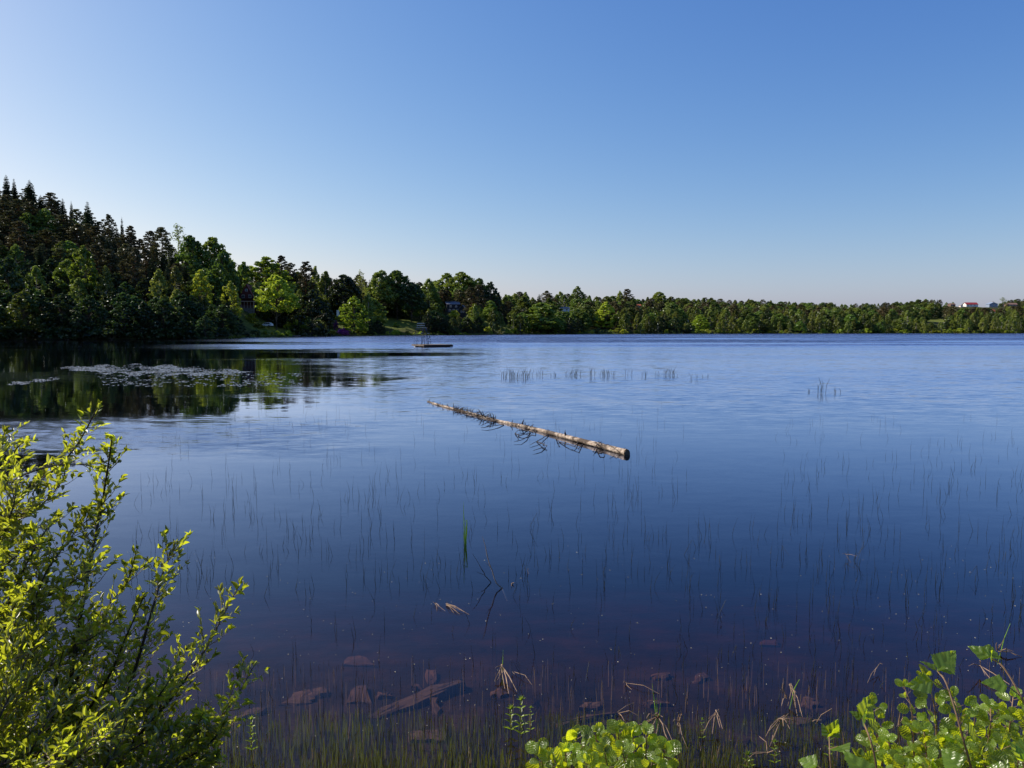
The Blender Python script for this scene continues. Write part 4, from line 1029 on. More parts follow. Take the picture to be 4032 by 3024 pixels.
    # dense tangles of broken twigs
    for (x0, x1, y0, y1, k, ls) in ((365, 480, 180, 235, 34, 1.0), (480, 660, 200, 290, 52, 1.1), (650, 760, 270, 300, 12, .8), (960, 1110, 345, 400, 14, .9), (1690, 1800, 540, 625, 16, .7), (100, 330, 120, 190, 14, .6), (1880, 2020, 590, 640, 12, .5)):
        m_ = MB()
        for _ in range(k):
            x = U(x0, x1); t = onlog(x); b = ctr(t) + side * U(-.04, .12) * (1 if U(0, 1) > .2 else -1) + Vector((0, 0, rad(t) * U(.2, .9)))
            d = Vector((U(-1, 1), U(-1.2, .8), U(-.25, .6))) * .25 * ls; m_.tube([b, b + d * .5 + Vector((0, 0, U(0, .04))), b + d], [.010, .008, .003], 5)
        m_.build("twig_tangle", M['twig'], e)
floating_log()

# ------------------------------------------------------------------ submerged slabs
M['slab'] = simple("algae_covered_stone", (.060, .034, .019), .9, var=.35, scale=5)
def slab(label, pts, dz, th=.05, tilt=(0, 0)):
    cu, cv = sum(q[0] for q in pts) / len(pts), sum(q[1] for q in pts) / len(pts); dz = .2
    for _ in range(12): c = gnd(cu, cv, -dz); dz = -H(c.x, c.y) - th * .55
    q = [gnd(u, v, -dz) for u, v in pts]; rock("submerged_rock", label, "rock", [(a.x, a.y) for a in q], -dz - th - .06, -dz, M['slab'], None, tilt)
def c4(*p): return [(900 + x * .4973, 2400 + y * .4973) for x, y in p]
def c5(*p): return [(1900 + x * .4973, 2400 + y * .4973) for x, y in p]
def c6(*p): return [(2932 + x * .4973, 2400 + y * .4973) for x, y in p]
slab("reddish triangular stone slab under water left of the long slab", c4((905, 745), (1010, 590), (1105, 590), (1135, 750)), .24)
slab("long reddish-brown stone slab lying slantwise under water", c4((1090, 850), (1185, 770), (1620, 600), (1860, 545), (1890, 562), (1560, 715), (1190, 865)), .22, .08)
slab("narrow upright slab crossing behind the long slanted slab", c4((1560, 470), (1640, 470), (1640, 590), (1570, 600)), .36)
slab("brown slab continuing in front of the long slanted slab", c4((1590, 700), (1660, 700), (1670, 830), (1600, 830)), .20)
slab("rounded brown stone farthest out on the lake bed", c4((900, 440), (950, 370), (1060, 360), (1180, 440)), .34)
slab("broad flat stone on the lake bed beside the willow", c4((370, 760), (520, 650), (790, 600), (780, 650), (700, 690), (640, 740)), .26)
slab("yellowish flat stone among the grass nearest the shore", c4((1420, 1030), (1440, 950), (1700, 940), (1745, 1000), (1700, 1040)), .10)
slab("small stone between triangular slab and long slab", c4((1170, 690), (1190, 655), (1290, 650), (1300, 690)), .28)
slab("small square stone behind the dry reed tuft", c4((1440, 610), (1460, 590), (1540, 600), (1530, 625)), .32)
slab("dim stone at the left beside the willow leaves", c4((20, 860), (200, 770), (330, 770), (200, 840)), .24)
slab("stone under the floating dry reed tuft", c5((60, 660), (110, 620), (200, 640), (230, 672), (120, 690)), .24)
slab("long thin stone slab behind the alder sapling", c5((480, 915), (760, 850), (1010, 800), (1060, 815), (760, 880), (560, 925)), .16)
slab("flat dim stone behind the alder sapling", c5((770, 780), (800, 730), (930, 735), (920, 790)), .22)
slab("reddish stone just right of the alder sapling", c5((960, 910), (1010, 880), (1190, 890), (1180, 920)), .12)
slab("orange-lit stone alone in deeper water on the right", c6((110, 288), (150, 240), (240, 238), (275, 288)), .18)
slab("rounded stone far out on the bottom right of the middle", c5((1660, 570), (1700, 510), (1770, 495), (1785, 530), (1720, 575)), .22)
slab("pair-like left stone beside the rounded one", c5((1340, 540), (1350, 505), (1480, 490), (1490, 530), (1400, 548)), .26)
slab("low stone under the dry reeds near the right", c5((1270, 740), (1300, 715), (1470, 720), (1480, 750), (1330, 760)), .18)
slab("dim brown stone under the right-hand tuft of broken reeds", c6((430, 740), (480, 690), (560, 700), (600, 745), (520, 770)), .16)
slab("flat brown stone between the broken reeds and the birch leaves", c6((260, 860), (330, 840), (560, 850), (600, 890), (400, 905)), .12)

# ------------------------------------------------------------------ leaf batches
class LB:
    def __init__(s, tv, tf): s.tv = np.array(tv, float); s.tf = tf; s.fr = []
    def add(s, p, d, n, L_, W_, curl=0.0):
        d = Vector(d).normalized(); n = Vector(n); y = n.cross(d)
        if y.length < 1e-4: y = Vector((1, 0, 0)).cross(d)
        y.normalize(); z = d.cross(y)
        s.fr.append((*p, *(d * L_), *(y * W_), *(z * L_)))
    def mesh(s, mb):
        if not s.fr: return
        f = np.array(s.fr); n = len(f); t = s.tv
        P = f[:, None, 0:3] + t[None, :, 0:1] * f[:, None, 3:6] + t[None, :, 1:2] * f[:, None, 6:9] + t[None, :, 2:3] * f[:, None, 9:12]
        b = mb.n; m = len(t); mb.v.extend(map(tuple, P.reshape(-1, 3))); mb.n += n * m
        for i in range(n): o = b + i * m; mb.f.extend([tuple(k + o for k in q) for q in s.tf])
def grid(rows, cols, fn):
    vs = [fn(i / (rows - 1), -1 + 2 * j / (cols - 1)) for i in range(rows) for j in range(cols)]
    fs = [(i * cols + j, i * cols + j + 1, (i + 1) * cols + j + 1, (i + 1) * cols + j) for i in range(rows - 1) for j in range(cols - 1)]
    return vs, fs
def f_willow(bend, fold):
    def fn(x, y):
        w_ = .5 * (max(0, math.sin(math.pi * min(1, x * .97 + .02) ** .85)) ** .8); return (x, y * w_, fold * abs(y) * w_ * .9 - bend * x * x)
    return grid(6, 3, fn)
def f_alder(ph):
    def fn(x, y):
        w_ = .52 * math.sin(math.pi * min(1, (x * .96 + .02)) ** .95) ** .55; xx = x - .02 * abs(y)
        pl = .018 * (1 if int(math.floor((x * 9 + abs(y) * -3.2) + 20)) % 2 else -1) * (1 - abs(x - .5) * 1.2)
        return (xx + .10 * abs(y) * w_, y * w_, pl + .12 * abs(y) * w_ - .10 * x * x + .05 * math.sin(ph + 5 * x) * y)
    return grid(19, 9, fn)
def f_birch(ph):
    def fn(x, y):
        base = .50 * (min(1, x / .22) ** .6) * (1 - max(0, (x - .22) / .78)) ** .85 if x > 0 else .02
        jag = (1 + (.10 if int(round(x * 22)) % 2 else -.04)) if abs(y) > .9 else 1
        return (x + .06 * abs(y) * (1 - x), y * base * jag, .10 * abs(y) * base - .14 * x * x + .02 * math.sin(x * 22 - abs(y) * 4))
    return grid(23, 7, fn)
def leafy(name, front, back, tr, gloss, nscale):
    m, t, N, L = newmat(name); N.remove(N["Principled BSDF"]); out = N["Material Output"]
    tc = N.new("ShaderNodeTexCoord"); no = N.new("ShaderNodeTexNoise"); no.inputs['Scale'].default_value = nscale; no.inputs['Detail'].default_value = 3; L.new(tc.outputs['Object'], no.inputs['Vector'])
    mr = N.new("ShaderNodeMapRange"); mr.inputs['From Min'].default_value = .3; mr.inputs['From Max'].default_value = .7; mr.inputs['To Min'].default_value = .42; mr.inputs['To Max'].default_value = 1.35; L.new(no.outputs['Fac'], mr.inputs['Value'])
    geo = N.new("ShaderNodeNewGeometry"); mx = N.new("ShaderNodeMix"); mx.data_type = 'RGBA'; L.new(geo.outputs['Backfacing'], mx.inputs['Factor'])
    mx.inputs['A'].default_value = (*front, 1); mx.inputs['B'].default_value = (*back, 1)
    h1 = N.new("ShaderNodeHueSaturation"); L.new(mx.outputs['Result'], h1.inputs['Color']); L.new(mr.outputs[0], h1.inputs['Value'])
    h2 = N.new("ShaderNodeHueSaturation"); h2.inputs['Color'].default_value = (*tr, 1); L.new(mr.outputs[0], h2.inputs['Value'])
    d = N.new("ShaderNodeBsdfDiffuse"); L.new(h1.outputs[0], d.inputs['Color']); tl = N.new("ShaderNodeBsdfTranslucent"); L.new(h2.outputs[0], tl.inputs['Color'])
    g = N.new("ShaderNodeBsdfGlossy"); g.inputs['Roughness'].default_value = .33
    m1 = N.new("ShaderNodeMixShader"); m1.inputs[0].default_value = .62; L.new(d.outputs[0], m1.inputs[1]); L.new(tl.outputs[0], m1.inputs[2])
    m2 = N.new("ShaderNodeMixShader"); m2.inputs[0].default_value = .055 * gloss; L.new(m1.outputs[0], m2.inputs[1]); L.new(g.outputs[0], m2.inputs[2]); L.new(m2.outputs[0], out.inputs['Surface'])
    return m
M['willowleaf'] = leafy("willow_leaf", (.09, .14, .022), (.20, .24, .12), (.60, .66, .03), 1.2, 9)
M['alderleaf'] = leafy("alder_leaf", (.11, .21, .015), (.16, .26, .04), (.72, .80, .02), .7, 9)
M['birchleaf'] = leafy("birch_leaf", (.10, .19, .014), (.14, .25, .03), (.62, .78, .02), .8, 7)
M['willowstem'] = simple("willow_stem", (.035, .028, .022), .7, var=.3)
M['greenstem'] = simple("young_stem", (.22, .14, .08), .6, var=.3)

def spline(pts, n):
    P = [Vector(p) for p in pts]; P = [P[0] * 2 - P[1]] + P + [P[-1] * 2 - P[-2]]; out = []
    m = len(P) - 3
    for i in range(n + 1):
        t = i / n * m; k = min(int(t), m - 1); f = t - k; a, b, c, d = P[k:k + 4]
        out.append(.5 * ((2 * b) + (c - a) * f + (2 * a - 5 * b + 4 * c - d) * f * f + (3 * b - a - 3 * c + d) * f ** 3))
    return out
# ------------------------------------------------------------------ willow bush, left foreground
def willow():
    base = Vector((-2.25, 3.0, .75))
    e = empty("willow_bush", base); tag(e, "tall willow bush with narrow yellow-green leaves on the near left bank", "bush")
    main = [   # pixel control points of each stem, from below the frame to its tip, and its distance
        ([(235, 3080), (264, 2797), (298, 2548), (343, 2276), (398, 1997), (425, 1840), (440, 1730)], 3.7, .011, 1),
        ([(395, 3080), (440, 2900), (530, 2640), (600, 2400), (650, 2230), (690, 2140)], 3.6, .009, 1),
        ([(425, 3080), (520, 2930), (680, 2740), (800, 2570), (880, 2420), (945, 2300)], 3.7, .009, 1),
        ([(640, 3090), (740, 2990), (860, 2840), (940, 2730), (1000, 2620)], 3.6, .007, 1),
        ([(-40, 2120), (60, 1990), (130, 1900), (215, 1850), (290, 1770), (345, 1680), (385, 1600)], 3.9, .009, .55),
        ([(-120, 2100), (-40, 1960), (20, 1850), (70, 1760), (110, 1735)], 4.0, .008, .6),
        ([(-60, 2000), (60, 1890), (150, 1850), (240, 1830), (330, 1830), (390, 1825)], 3.8, .005, .35),
        ([(-90, 2300), (-20, 2150), (60, 2040), (150, 2000), (240, 1900), (260, 1830)], 3.7, .007, 1),
        ([(-60, 2600), (20, 2420), (90, 2250), (160, 2120), (220, 2030)], 3.6, .008, 1),
        ([(60, 2700), (110, 2480), (160, 2300), (230, 2180), (330, 2060), (420, 2000)], 3.7, .007, 1),
        ([(70, 2900), (120, 2650), (150, 2400), (150, 2200), (130, 2080)], 3.8, .008, 1),
        ([(250, 2900), (310, 2650), (370, 2480), (430, 2380), (500, 2290), (540, 2160)], 3.8, .007, .9),
        ([(180, 3090), (300, 2870), (420, 2680), (500, 2500), (560, 2360)], 3.5, .008, 1),
        ([(500, 3090), (590, 2900), (640, 2760), (700, 2640), (730, 2560)], 3.8, .007, 1),
        ([(320, 3090), (450, 2960), (560, 2820), (640, 2720), (700, 2620)], 3.5, .007, 1),
        ([(20, 3090), (60, 2920), (90, 2760), (70, 2600), (40, 2500)], 3.4, .008, 1),
        ([(-80, 2800), (-20, 2640), (10, 2500), (60, 2380), (140, 2300)], 3.4, .008, 1),
        ([(120, 3090), (160, 2950), (210, 2820), (220, 2680), (250, 2560)], 3.3, .008, 1),
        ([(560, 3090), (680, 3010), (780, 2960), (850, 2900), (880, 2850)], 3.5, .006, 1),
        ([(250, 3100), (380, 3020), (500, 2960), (620, 2900), (700, 2850)], 3.3, .007, 1),
        ([(-40, 3090), (20, 3000), (100, 2960), (180, 2900), (260, 2820)], 3.2, .007, 1),
        ([(-100, 2450), (-30, 2300), (40, 2210), (110, 2160), (190, 2130)], 3.5, .007, 1),
        ([(650, 3120), (740, 3050), (820, 3020), (860, 2960)], 3.4, .006, 1),
        ([(20, 2560), (100, 2400), (240, 2320), (330, 2260), (400, 2200)], 3.4, .006, .8),
        ([(-60, 2250), (0, 2120), (40, 2030), (60, 1950), (50, 1880)], 3.6, .006, 1),
        ([(30, 3120), (120, 2960), (200, 2800), (260, 2700), (330, 2610)], 3.15, .006, 1.3),
        ([(350, 3120), (420, 3010), (480, 2900), (520, 2780), (600, 2690)], 3.2, .006, 1.3),
        ([(-60, 2960), (0, 2820), (60, 2700), (120, 2560), (200, 2470)], 3.2, .006, 1.3),
        ([(150, 3120), (260, 3020), (370, 2930), (450, 2820), (480, 2740)], 3.1, .006, 1.3),
        ([(480, 3120), (600, 3040), (700, 2960), (760, 2880), (800, 2810)], 3.3, .006, 1.2),
        ([(-40, 2700), (40, 2600), (140, 2500), (240, 2420), (330, 2340)], 3.3, .006, 1.2),
        ([(60, 2760), (180, 2640), (280, 2560), (380, 2500), (470, 2430)], 3.4, .006, 1.2),
        ([(-30, 3130), (60, 3060), (160, 3030), (280, 2990), (380, 2930)], 3.0, .006, 1.3),
        ([(-100, 1990), (-50, 1880), (-20, 1800), (0, 1740), (20, 1700)], 3.9, .006, 1),
    ]
    temps = [f_willow(b, f) for b in (.05, .3, -.12) for f in (.25, .8)]
    for pts, Y, r0, dens in main:
        P3 = [at(u, v, Y + .18 * math.sin(i * 1.3 + Y * 9) + U(-.06, .06)) for i, (u, v) in enumerate(pts)]
        root = base + Vector((U(-.15, .25), U(-.2, .3), U(-.1, .05)))
        q0 = P3[0]; P3 = [root, (root * .45 + q0 * .55) + Vector((0, 0, -.12))] + P3 if q0.z > root.z + .1 else P3
        S = spline(P3, 46); n = len(S); local = [p - base for p in S]
        stem = MB(); stem.tube(local, [r0 * (1 - .82 * (i / (n - 1)) ** 1.2) + .0008 for i in range(n)], 6)
        L6 = [LB(*t) for t in temps]; shoots = MB(); acc = 0; total = 0
        def leaf(p, d, k=1.0):
            L_ = U(.024, .054) * k; nn = Vector((U(-1, 1), U(-1, 1), U(.1, 1.5))); dd = (d + Vector((U(-.7, .7), U(-.7, .7), U(-.35, .6)))).normalized()
            rnd.choice(L6).add(p, dd, nn, L_, L_ * U(.25, .36))
        twn = 0; side_a = U(0, 6.28)
        i0 = 2 if len(P3) > len(pts) else 0
        for i in range(n - 1):
            if proj(S[i])[1] > 3400 or S[i].y < 2.4: continue
            seg_ = S[i + 1] - S[i]; acc += seg_.length; tf = i / (n - 1)
            while acc > .0135 / dens:
                acc -= .0135 / dens; side_a += 2.4 + U(-.4, .4)
                t = seg_.normalized(); a = t.cross(Vector((.2, .1, 1))).normalized(); b = t.cross(a)
                out = a * math.cos(side_a) + b * math.sin(side_a); d = (t * .9 + out * .9 + Vector((0, 0, .25))).normalized()
                p = S[i] - base
                if rnd.random() < .62 * (1 - .65 * tf) + .12 and tf < .93:
                    Lt = U(.08, .26) * (1 - .55 * tf); m = max(4, int(Lt / .020)); end = p + d * Lt + Vector((0, 0, Lt * .15)); shoots.tube([p, p + d * Lt * .5, end], [.0022, .0016, .0007], 4)
                    for k in range(1, m + 1):
                        q = p + (end - p) * (k / m); sd = Vector((U(-1, 1), U(-1, 1), U(-.3, .8))).normalized()
                        leaf(q, d * .7 + sd * .9, 1.0 if k < m else .9)
                        if k == m: leaf(q, d, .9); leaf(q, d + sd * .5, .7)
                else: leaf(p, d, 1.1)
        for _ in range(7): leaf(S[-1] - base, (S[-1] - S[-3]).normalized(), U(.5, .9))
        so_ = stem.build("stem", M['willowstem'], e)
        mb = MB()
        for l in L6: l.mesh(mb)
        mb.build("leaves", M['willowleaf'], so_, smooth=True); shoots.build("twigs", M['greenstem'], so_)
willow()

# ------------------------------------------------------------------ alder and birch saplings
ALD = [f_alder(p_) for p_ in (0, 2, 4)]; BIR = [f_birch(p_) for p_ in (0, 1)]
def sapling(name, label, cat, base, stems, temps, leafm, Lr, Wk, step, per_tip=4, r=.005, lift=(-.5, .35)):
    e = empty(name, base); tag(e, label, cat)
    for (pts, Y) in stems:
        P3 = [at(u, v, Y + .04 * math.sin(i * 2.1)) for i, (u, v) in enumerate(pts)]
        S = spline([Vector(base) + Vector((U(-.04, .04), U(-.04, .04), 0)), (Vector(base) + P3[0]) / 2 + Vector((U(-.03, .03), 0, .0))] + P3, 26); n = len(S)
        st = MB(); st.tube([p - e.location for p in S], [r * (1 - .75 * i / (n - 1)) + .0008 for i in range(n)], 6); so_ = st.build("stem", M['greenstem'], e)
        Ls = [LB(*t) for t in temps]; acc = 0; an = U(0, 6)
        pet = MB()
        for i in range(n - 1):
            sg = S[i + 1] - S[i]; acc += sg.length
            if proj(S[i])[1] > 3350: acc = 0; continue
            while acc > step:
                acc -= step; an += 2.4 + U(-.3, .3); t = sg.normalized()
                out = Vector((math.cos(an), math.sin(an), U(-.1, .5))); p = S[i] - e.location; q = p + (out + t * .5).normalized() * U(.015, .035)
                pet.tube([p, q], [.0012, .0009], 4); d = (out + Vector((0, 0, U(*lift)))).normalized(); L_ = U(*Lr)
                rnd.choice(Ls).add(q, d, Vector((U(-.7, .4), U(-1.3, -.1), .55)), L_, L_ * Wk * U(.85, 1.15))
        p = S[-1] - e.location
        for k in range(per_tip):
            a = k * 2.1 + U(0, 1); L_ = U(*Lr) * U(.5, .95); d = Vector((math.cos(a) * .8, math.sin(a) * .8, U(.3, 1.1))).normalized()
            rnd.choice(Ls).add(p, d, Vector((U(-.6, .4), U(-1.2, -.2), .5)), L_, L_ * Wk)
        mb = MB(); [l.mesh(mb) for l in Ls]; mb.build("leaves", leafm, so_, smooth=False); pet.build("leaf_stalks", M['greenstem'], so_)
    return e
def gz(x, y): return H(x, y)
def base_at(u, Y): x = (u - 2016) / F * Y; return (x, Y, gz(x, Y))
sapling("alder_sapling", "bushy alder sapling with pleated round leaves at the bottom centre", "sapling", base_at(2440, 3.15),
        [([(2420, 3150), (2430, 3000), (2436, 2870)], 3.2), ([(2330, 3150), (2300, 3020), (2265, 2890)], 3.2), ([(2380, 3150), (2360, 3000), (2345, 2880)], 3.25), ([(2480, 3150), (2500, 3000), (2490, 2890)], 3.2),
         ([(2510, 3150), (2540, 3010), (2545, 2890)], 3.15), ([(2560, 3150), (2600, 3040), (2620, 2950)], 3.2), ([(2280, 3150), (2240, 3050), (2225, 2960)], 3.1), ([(2400, 3160), (2400, 3060), (2380, 2960)], 3.05), ([(2470, 3160), (2470, 3060), (2450, 2950)], 3.05), ([(2330, 3170), (2310, 3080), (2310, 2990)], 3.0), ([(2530, 3170), (2550, 3080), (2570, 3000)], 3.0)],
        ALD, M['alderleaf'], (.030, .068), .80, .017, lift=(-.1, 1.3))
sapling("alder_sapling", "small single-stemmed alder sapling left of the bushy one at the bottom centre", "sapling", base_at(2150, 3.15),
        [([(2140, 3150), (2135, 3020), (2128, 2950)], 3.2), ([(2170, 3160), (2175, 3060), (2178, 2990)], 3.15)], ALD, M['alderleaf'], (.045, .066), .90, .024, lift=(-.1, 1.3))
AR = [([(3500, 3200), (3470, 2980), (3430, 2770)], 3.1), ([(3600, 3200), (3600, 2980), (3590, 2800), (3560, 2700)], 3.0), ([(3700, 3200), (3690, 2950), (3680, 2790), (3650, 2660)], 3.0), ([(3640, 3200), (3650, 3020), (3640, 2880)], 2.9),
      ([(3780, 3200), (3790, 3000), (3780, 2830), (3750, 2740)], 3.0), ([(3860, 3200), (3880, 3000), (3900, 2860), (3900, 2780)], 3.0), ([(3940, 3200), (3960, 2980), (3980, 2830), (3990, 2740)], 3.05), ([(4020, 3200), (4030, 2980), (4040, 2800)], 3.0),
      ([(3450, 3200), (3440, 3040), (3420, 2900)], 2.95), ([(3540, 3200), (3530, 3040), (3500, 2920)], 2.9), ([(3740, 3200), (3730, 3050), (3720, 2920)], 2.85), ([(3840, 3200), (3830, 3060), (3800, 2940)], 2.8), ([(3930, 3200), (3930, 3060), (3950, 2930)], 2.8),
      ([(3400, 3200), (3400, 3090), (3380, 2980)], 2.9), ([(3580, 3200), (3570, 3100), (3560, 3010)], 2.75), ([(3980, 3200), (3960, 2960), (3930, 2790)], 3.1), ([(4060, 3200), (4070, 2950), (4075, 2730)], 3.1), ([(3900, 3200), (3890, 3060), (3860, 2960)], 2.75), ([(3670, 3200), (3660, 3100), (3660, 3010)], 2.7), ([(4000, 3200), (4000, 3090), (4010, 2990)], 2.7), ([(3820, 3200), (3830, 2960), (3840, 2800)], 3.1)]
sapling("alder_bush", "dense alder bush with ribbed green leaves in the bottom right corner", "bush", base_at(3720, 2.95), AR, ALD, M['alderleaf'], (.028, .060), .72, .015, lift=(-.2, 1.2))
BR = [([(3560, 3500), (3480, 3200), (3440, 2960), (3395, 2830)], 1.45), ([(3880, 3500), (3850, 3150), (3790, 2900), (3730, 2700), (3690, 2640)], 1.5), ([(4180, 3500), (4140, 3100), (4060, 2830), (3960, 2640), (3900, 2590)], 1.5),
      ([(3330, 3500), (3290, 3200), (3270, 3000), (3265, 2900)], 1.7), ([(4090, 3500), (4060, 3250), (4030, 3000)], 1.4)]
sapling("birch_sapling", "young birch with large toothed leaves close to the camera in the bottom right", "sapling", (1.25, 1.45, H(1.25, 1.45)), BR, BIR, M['birchleaf'], (.040, .072), .85, .075, 3, .0028)

# ------------------------------------------------------------------ water plants
M['rush'] = simple("rush_stem", (.030, .034, .022), .7, var=.4, scale=3)
M['drystalk'] = simple("dry_reed", (.27, .185, .12), .8, var=.4, scale=12)
M['greenreed'] = leafmat("green_reed", (.22, .40, .03), (.28, .48, .03), (.60, .85, .04), trans=.35, gloss=.04, scale=3, rnd_hue=False)
def rush_mesh(kind):
    m_ = MB(); h = .42
    if kind == 0: pts = [(0, 0, -.3), (.004, 0, .1), (.012, 0, h)]
    elif kind == 1: pts = [(0, 0, -.3), (-.01, 0, .15), (-.05, 0, h)]
    elif kind == 2: pts = [(0, 0, -.3), (.02, 0, .12), (.09, .02, h * .9)]
    elif kind == 3: pts = [(0, 0, -.3), (.015, 0, .2), (.02, 0, .26), (-.10, .02, .10)]
    else: pts = [(0, 0, -.3), (.02, 0, .1), (.14, 0, .34), (.16, 0, .35)]
    r = .0026; m_.tube(pts, [r, r] + [r * .7] * (len(pts) - 3) + [r * .35], 5); return m_
RM = [rush_mesh(k) for k in (0, 0, 1, 2, 3, 4)]
rme = []
for k, q in enumerate(RM):
    me = bpy.data.meshes.new("rush"); me.from_pydata(q.v, [], q.f); me.materials.append(M['rush']); rme.append(me)
def scatter(n, u0, u1, v0, v1, hk, dens=None):
    out = []
    while len(out) < n:
        u, v = U(u0, u1), U(v0, v1)
        g = .5 + .5 * math.sin(u * .013 + v * .021) * math.sin(u * .0071 - v * .017 + 2)
        if rnd.random() > g * .9 + .1: continue
        p = gnd(u, v); out.append((p.x, p.y, hk * U(.5, 1.35)))
    return out
RS = scatter(330, 480, 2720, 1880, 2330, .62) + scatter(170, 620, 2700, 1600, 1900, .7) + scatter(170, 3050, 4030, 1640, 2100, .6) + scatter(150, 2700, 4030, 2080, 2420, .7) + \
     scatter(130, 2650, 4030, 2400, 2800, .5) + scatter(75, 1000, 2700, 2320, 2800, .5) + scatter(70, 200, 1500, 1540, 1700, .8)
RS.sort(key=lambda q: q[1] / q[2])
for i, (x, y, s) in enumerate(RS[:300]):
    o = bpy.data.objects.new("rush", rme[rnd.choice((0, 1, 2, 2, 3, 4, 5)) if rnd.random() < .25 else rnd.choice((0, 1))]); col.objects.link(o)
    o.location = (x, y, U(-.12, 0)); o.rotation_euler = (U(-.12, .12), U(-.15, .15), U(0, 6.28)); o.scale = (1, 1, s)
    tag(o, "thin dark rush stem standing alone in the near water", "rush", "rush stems standing in the near water")
m_ = MB()
for (x, y, s) in RS[300:]:
    q = rnd.choice(RM[:3]); a = U(0, 6.28); ca, sa = math.cos(a), math.sin(a); tx, ty = U(-.12, .12), U(-.12, .12)
    m_.add([(x + (vx * ca - vy * sa) + vz * tx, y + (vx * sa + vy * ca) + vz * ty, vz * s) for vx, vy, vz in q.v], q.f)
tag(m_.build("rushes", M['rush']), "sparse field of thin rush stems spread over the bay", "rushes", kind="stuff")

# far reed clumps
def clump(label, u, v, n, h, sp, mat, cat="reed clump", name="reed_clump", dry=.0, group=None):
    p = gnd(u, v); e = empty(name, (p.x, p.y, 0)); tag(e, label, cat, group)
    m_ = MB()
    for _ in range(n):
        x, y = U(-sp, sp), U(-sp, sp) * .6; hh = h * U(.25, .62); lx = U(-.35, .35) * hh
        pts = [(x, y, -.3), (x + lx * .3, y, hh * .5), (x + lx, y + U(-.1, .1), hh)]
        if rnd.random() < .35: pts.append((x + lx * 1.6 + U(-.1, .1), y, hh * .6))
        rr = .010; m_.tube(pts, [rr, rr * .9] + [rr * .6] * (len(pts) - 3) + [rr * .3], 4)
    m_.build("stalks", mat, e); return e
FR = [(1978, 1492, 5, .8), (1988, 1485, 7, .9), (2008, 1488, 12, 1.3), (2025, 1490, 10, .9), (2042, 1492, 9, .9), (2066, 1491, 12, 1.2), (2086, 1484, 9, .9), (2127, 1482, 9, 1.2), (2180, 1482, 8, .7), (2240, 1481, 9, .9), (2258, 1482, 10, 1.0),
      (2272, 1481, 8, .8), (2331, 1484, 8, 1.3), (2372, 1482, 7, .8), (2388, 1480, 9, 1.1), (2406, 1483, 7, .8), (2475, 1480, 5, .8), (2540, 1484, 8, .9), (2585, 1482, 5, .6), (2628, 1481, 10, 1.2), (2642, 1481, 8, 1.1), (2662, 1482, 4, .6), (2733, 1496, 4, .8), (2778, 1487, 3, .5), (3232, 1548, 8, 1.25), (3297, 1549, 4, .6), (3198, 1546, 3, .5)]
names = ["leftmost short reed clump of the far row", "second low reed clump from the left of the far row", "tallest reed clump near the left end of the far row", "middling reed clump right of the tall one", "low bushy reed clump in the left half of the far row",
         "dark leaning reed clump beside a pale floating patch", "thin pair of reed stalks after the dark leaning clump", "V-shaped reed clump standing apart in the far row", "faint drooping reed clump right of the V-shaped one", "ragged reed clump at the centre of the far row, left part",
         "ragged reed clump at the centre of the far row, middle part", "ragged reed clump at the centre of the far row, right part", "single pointed reed clump right of the centre", "low reed clump left of the spiky trio", "spiky reed clump in the trio right of centre", "small reed clump at the right of the spiky trio",
         "faint tiny reed clump between trio and looped clump", "looped dark reed clump in the right half", "small ring-like reed clump", "tall twin reed clump in the right half, left one", "tall twin reed clump in the right half, right one", "bent reed stub after the tall twin clumps",
         "small reed clump nearer than the row on its right end", "last tiny reed tuft at the right end of the far row", "dark reed clump standing alone far to the right", "small reed tuft right of the lone right-hand clump", "few reed stalks left of the lone right-hand clump"]
for (u, v, n, h), lab in zip(FR, names): clump(lab, u, v, n, h, .22, M['rush'])
# bright green reed
def blade(m_, pts, w_):
    S = spline(pts, 10); n = len(S); vs = []; 
    for i, p in enumerate(S):
        ww = w_ * (1 - (i / (n - 1)) ** 2.2) * .5 + .0006; vs += [p + Vector((-ww, 0, 0)), p + Vector((0, -ww * .35, 0)), p + Vector((ww, 0, 0)), p + Vector((0, ww * .35, 0))]
    fs = [(i * 4 + k, i * 4 + (k + 1) % 4, (i + 1) * 4 + (k + 1) % 4, (i + 1) * 4 + k) for i in range(n - 1) for k in range(4)]; m_.add(vs, fs)
p = gnd(1831, 2142); Y = p.y; e = empty("reed_plant", p); tag(e, "bright green reed standing alone in the middle of the bay", "reed")
def k3(x, y): return at(1600 + x * .3617, 1900 + y * .3617, Y) - p
for pts in ([(638, 668), (632, 560), (626, 400), (624, 300), (625, 205)], [(643, 668), (645, 580), (648, 500), (646, 455)], [(648, 668), (655, 560), (658, 460), (660, 411), (652, 412), (640, 425), (636, 445)], [(634, 668), (628, 600), (627, 520)]):
    m_ = MB(); blade(m_, [Vector((0, 0, -.3)) + k3(*pts[0])] + [k3(*q) for q in pts], .014); m_.build("leaf", M['greenreed'], e)
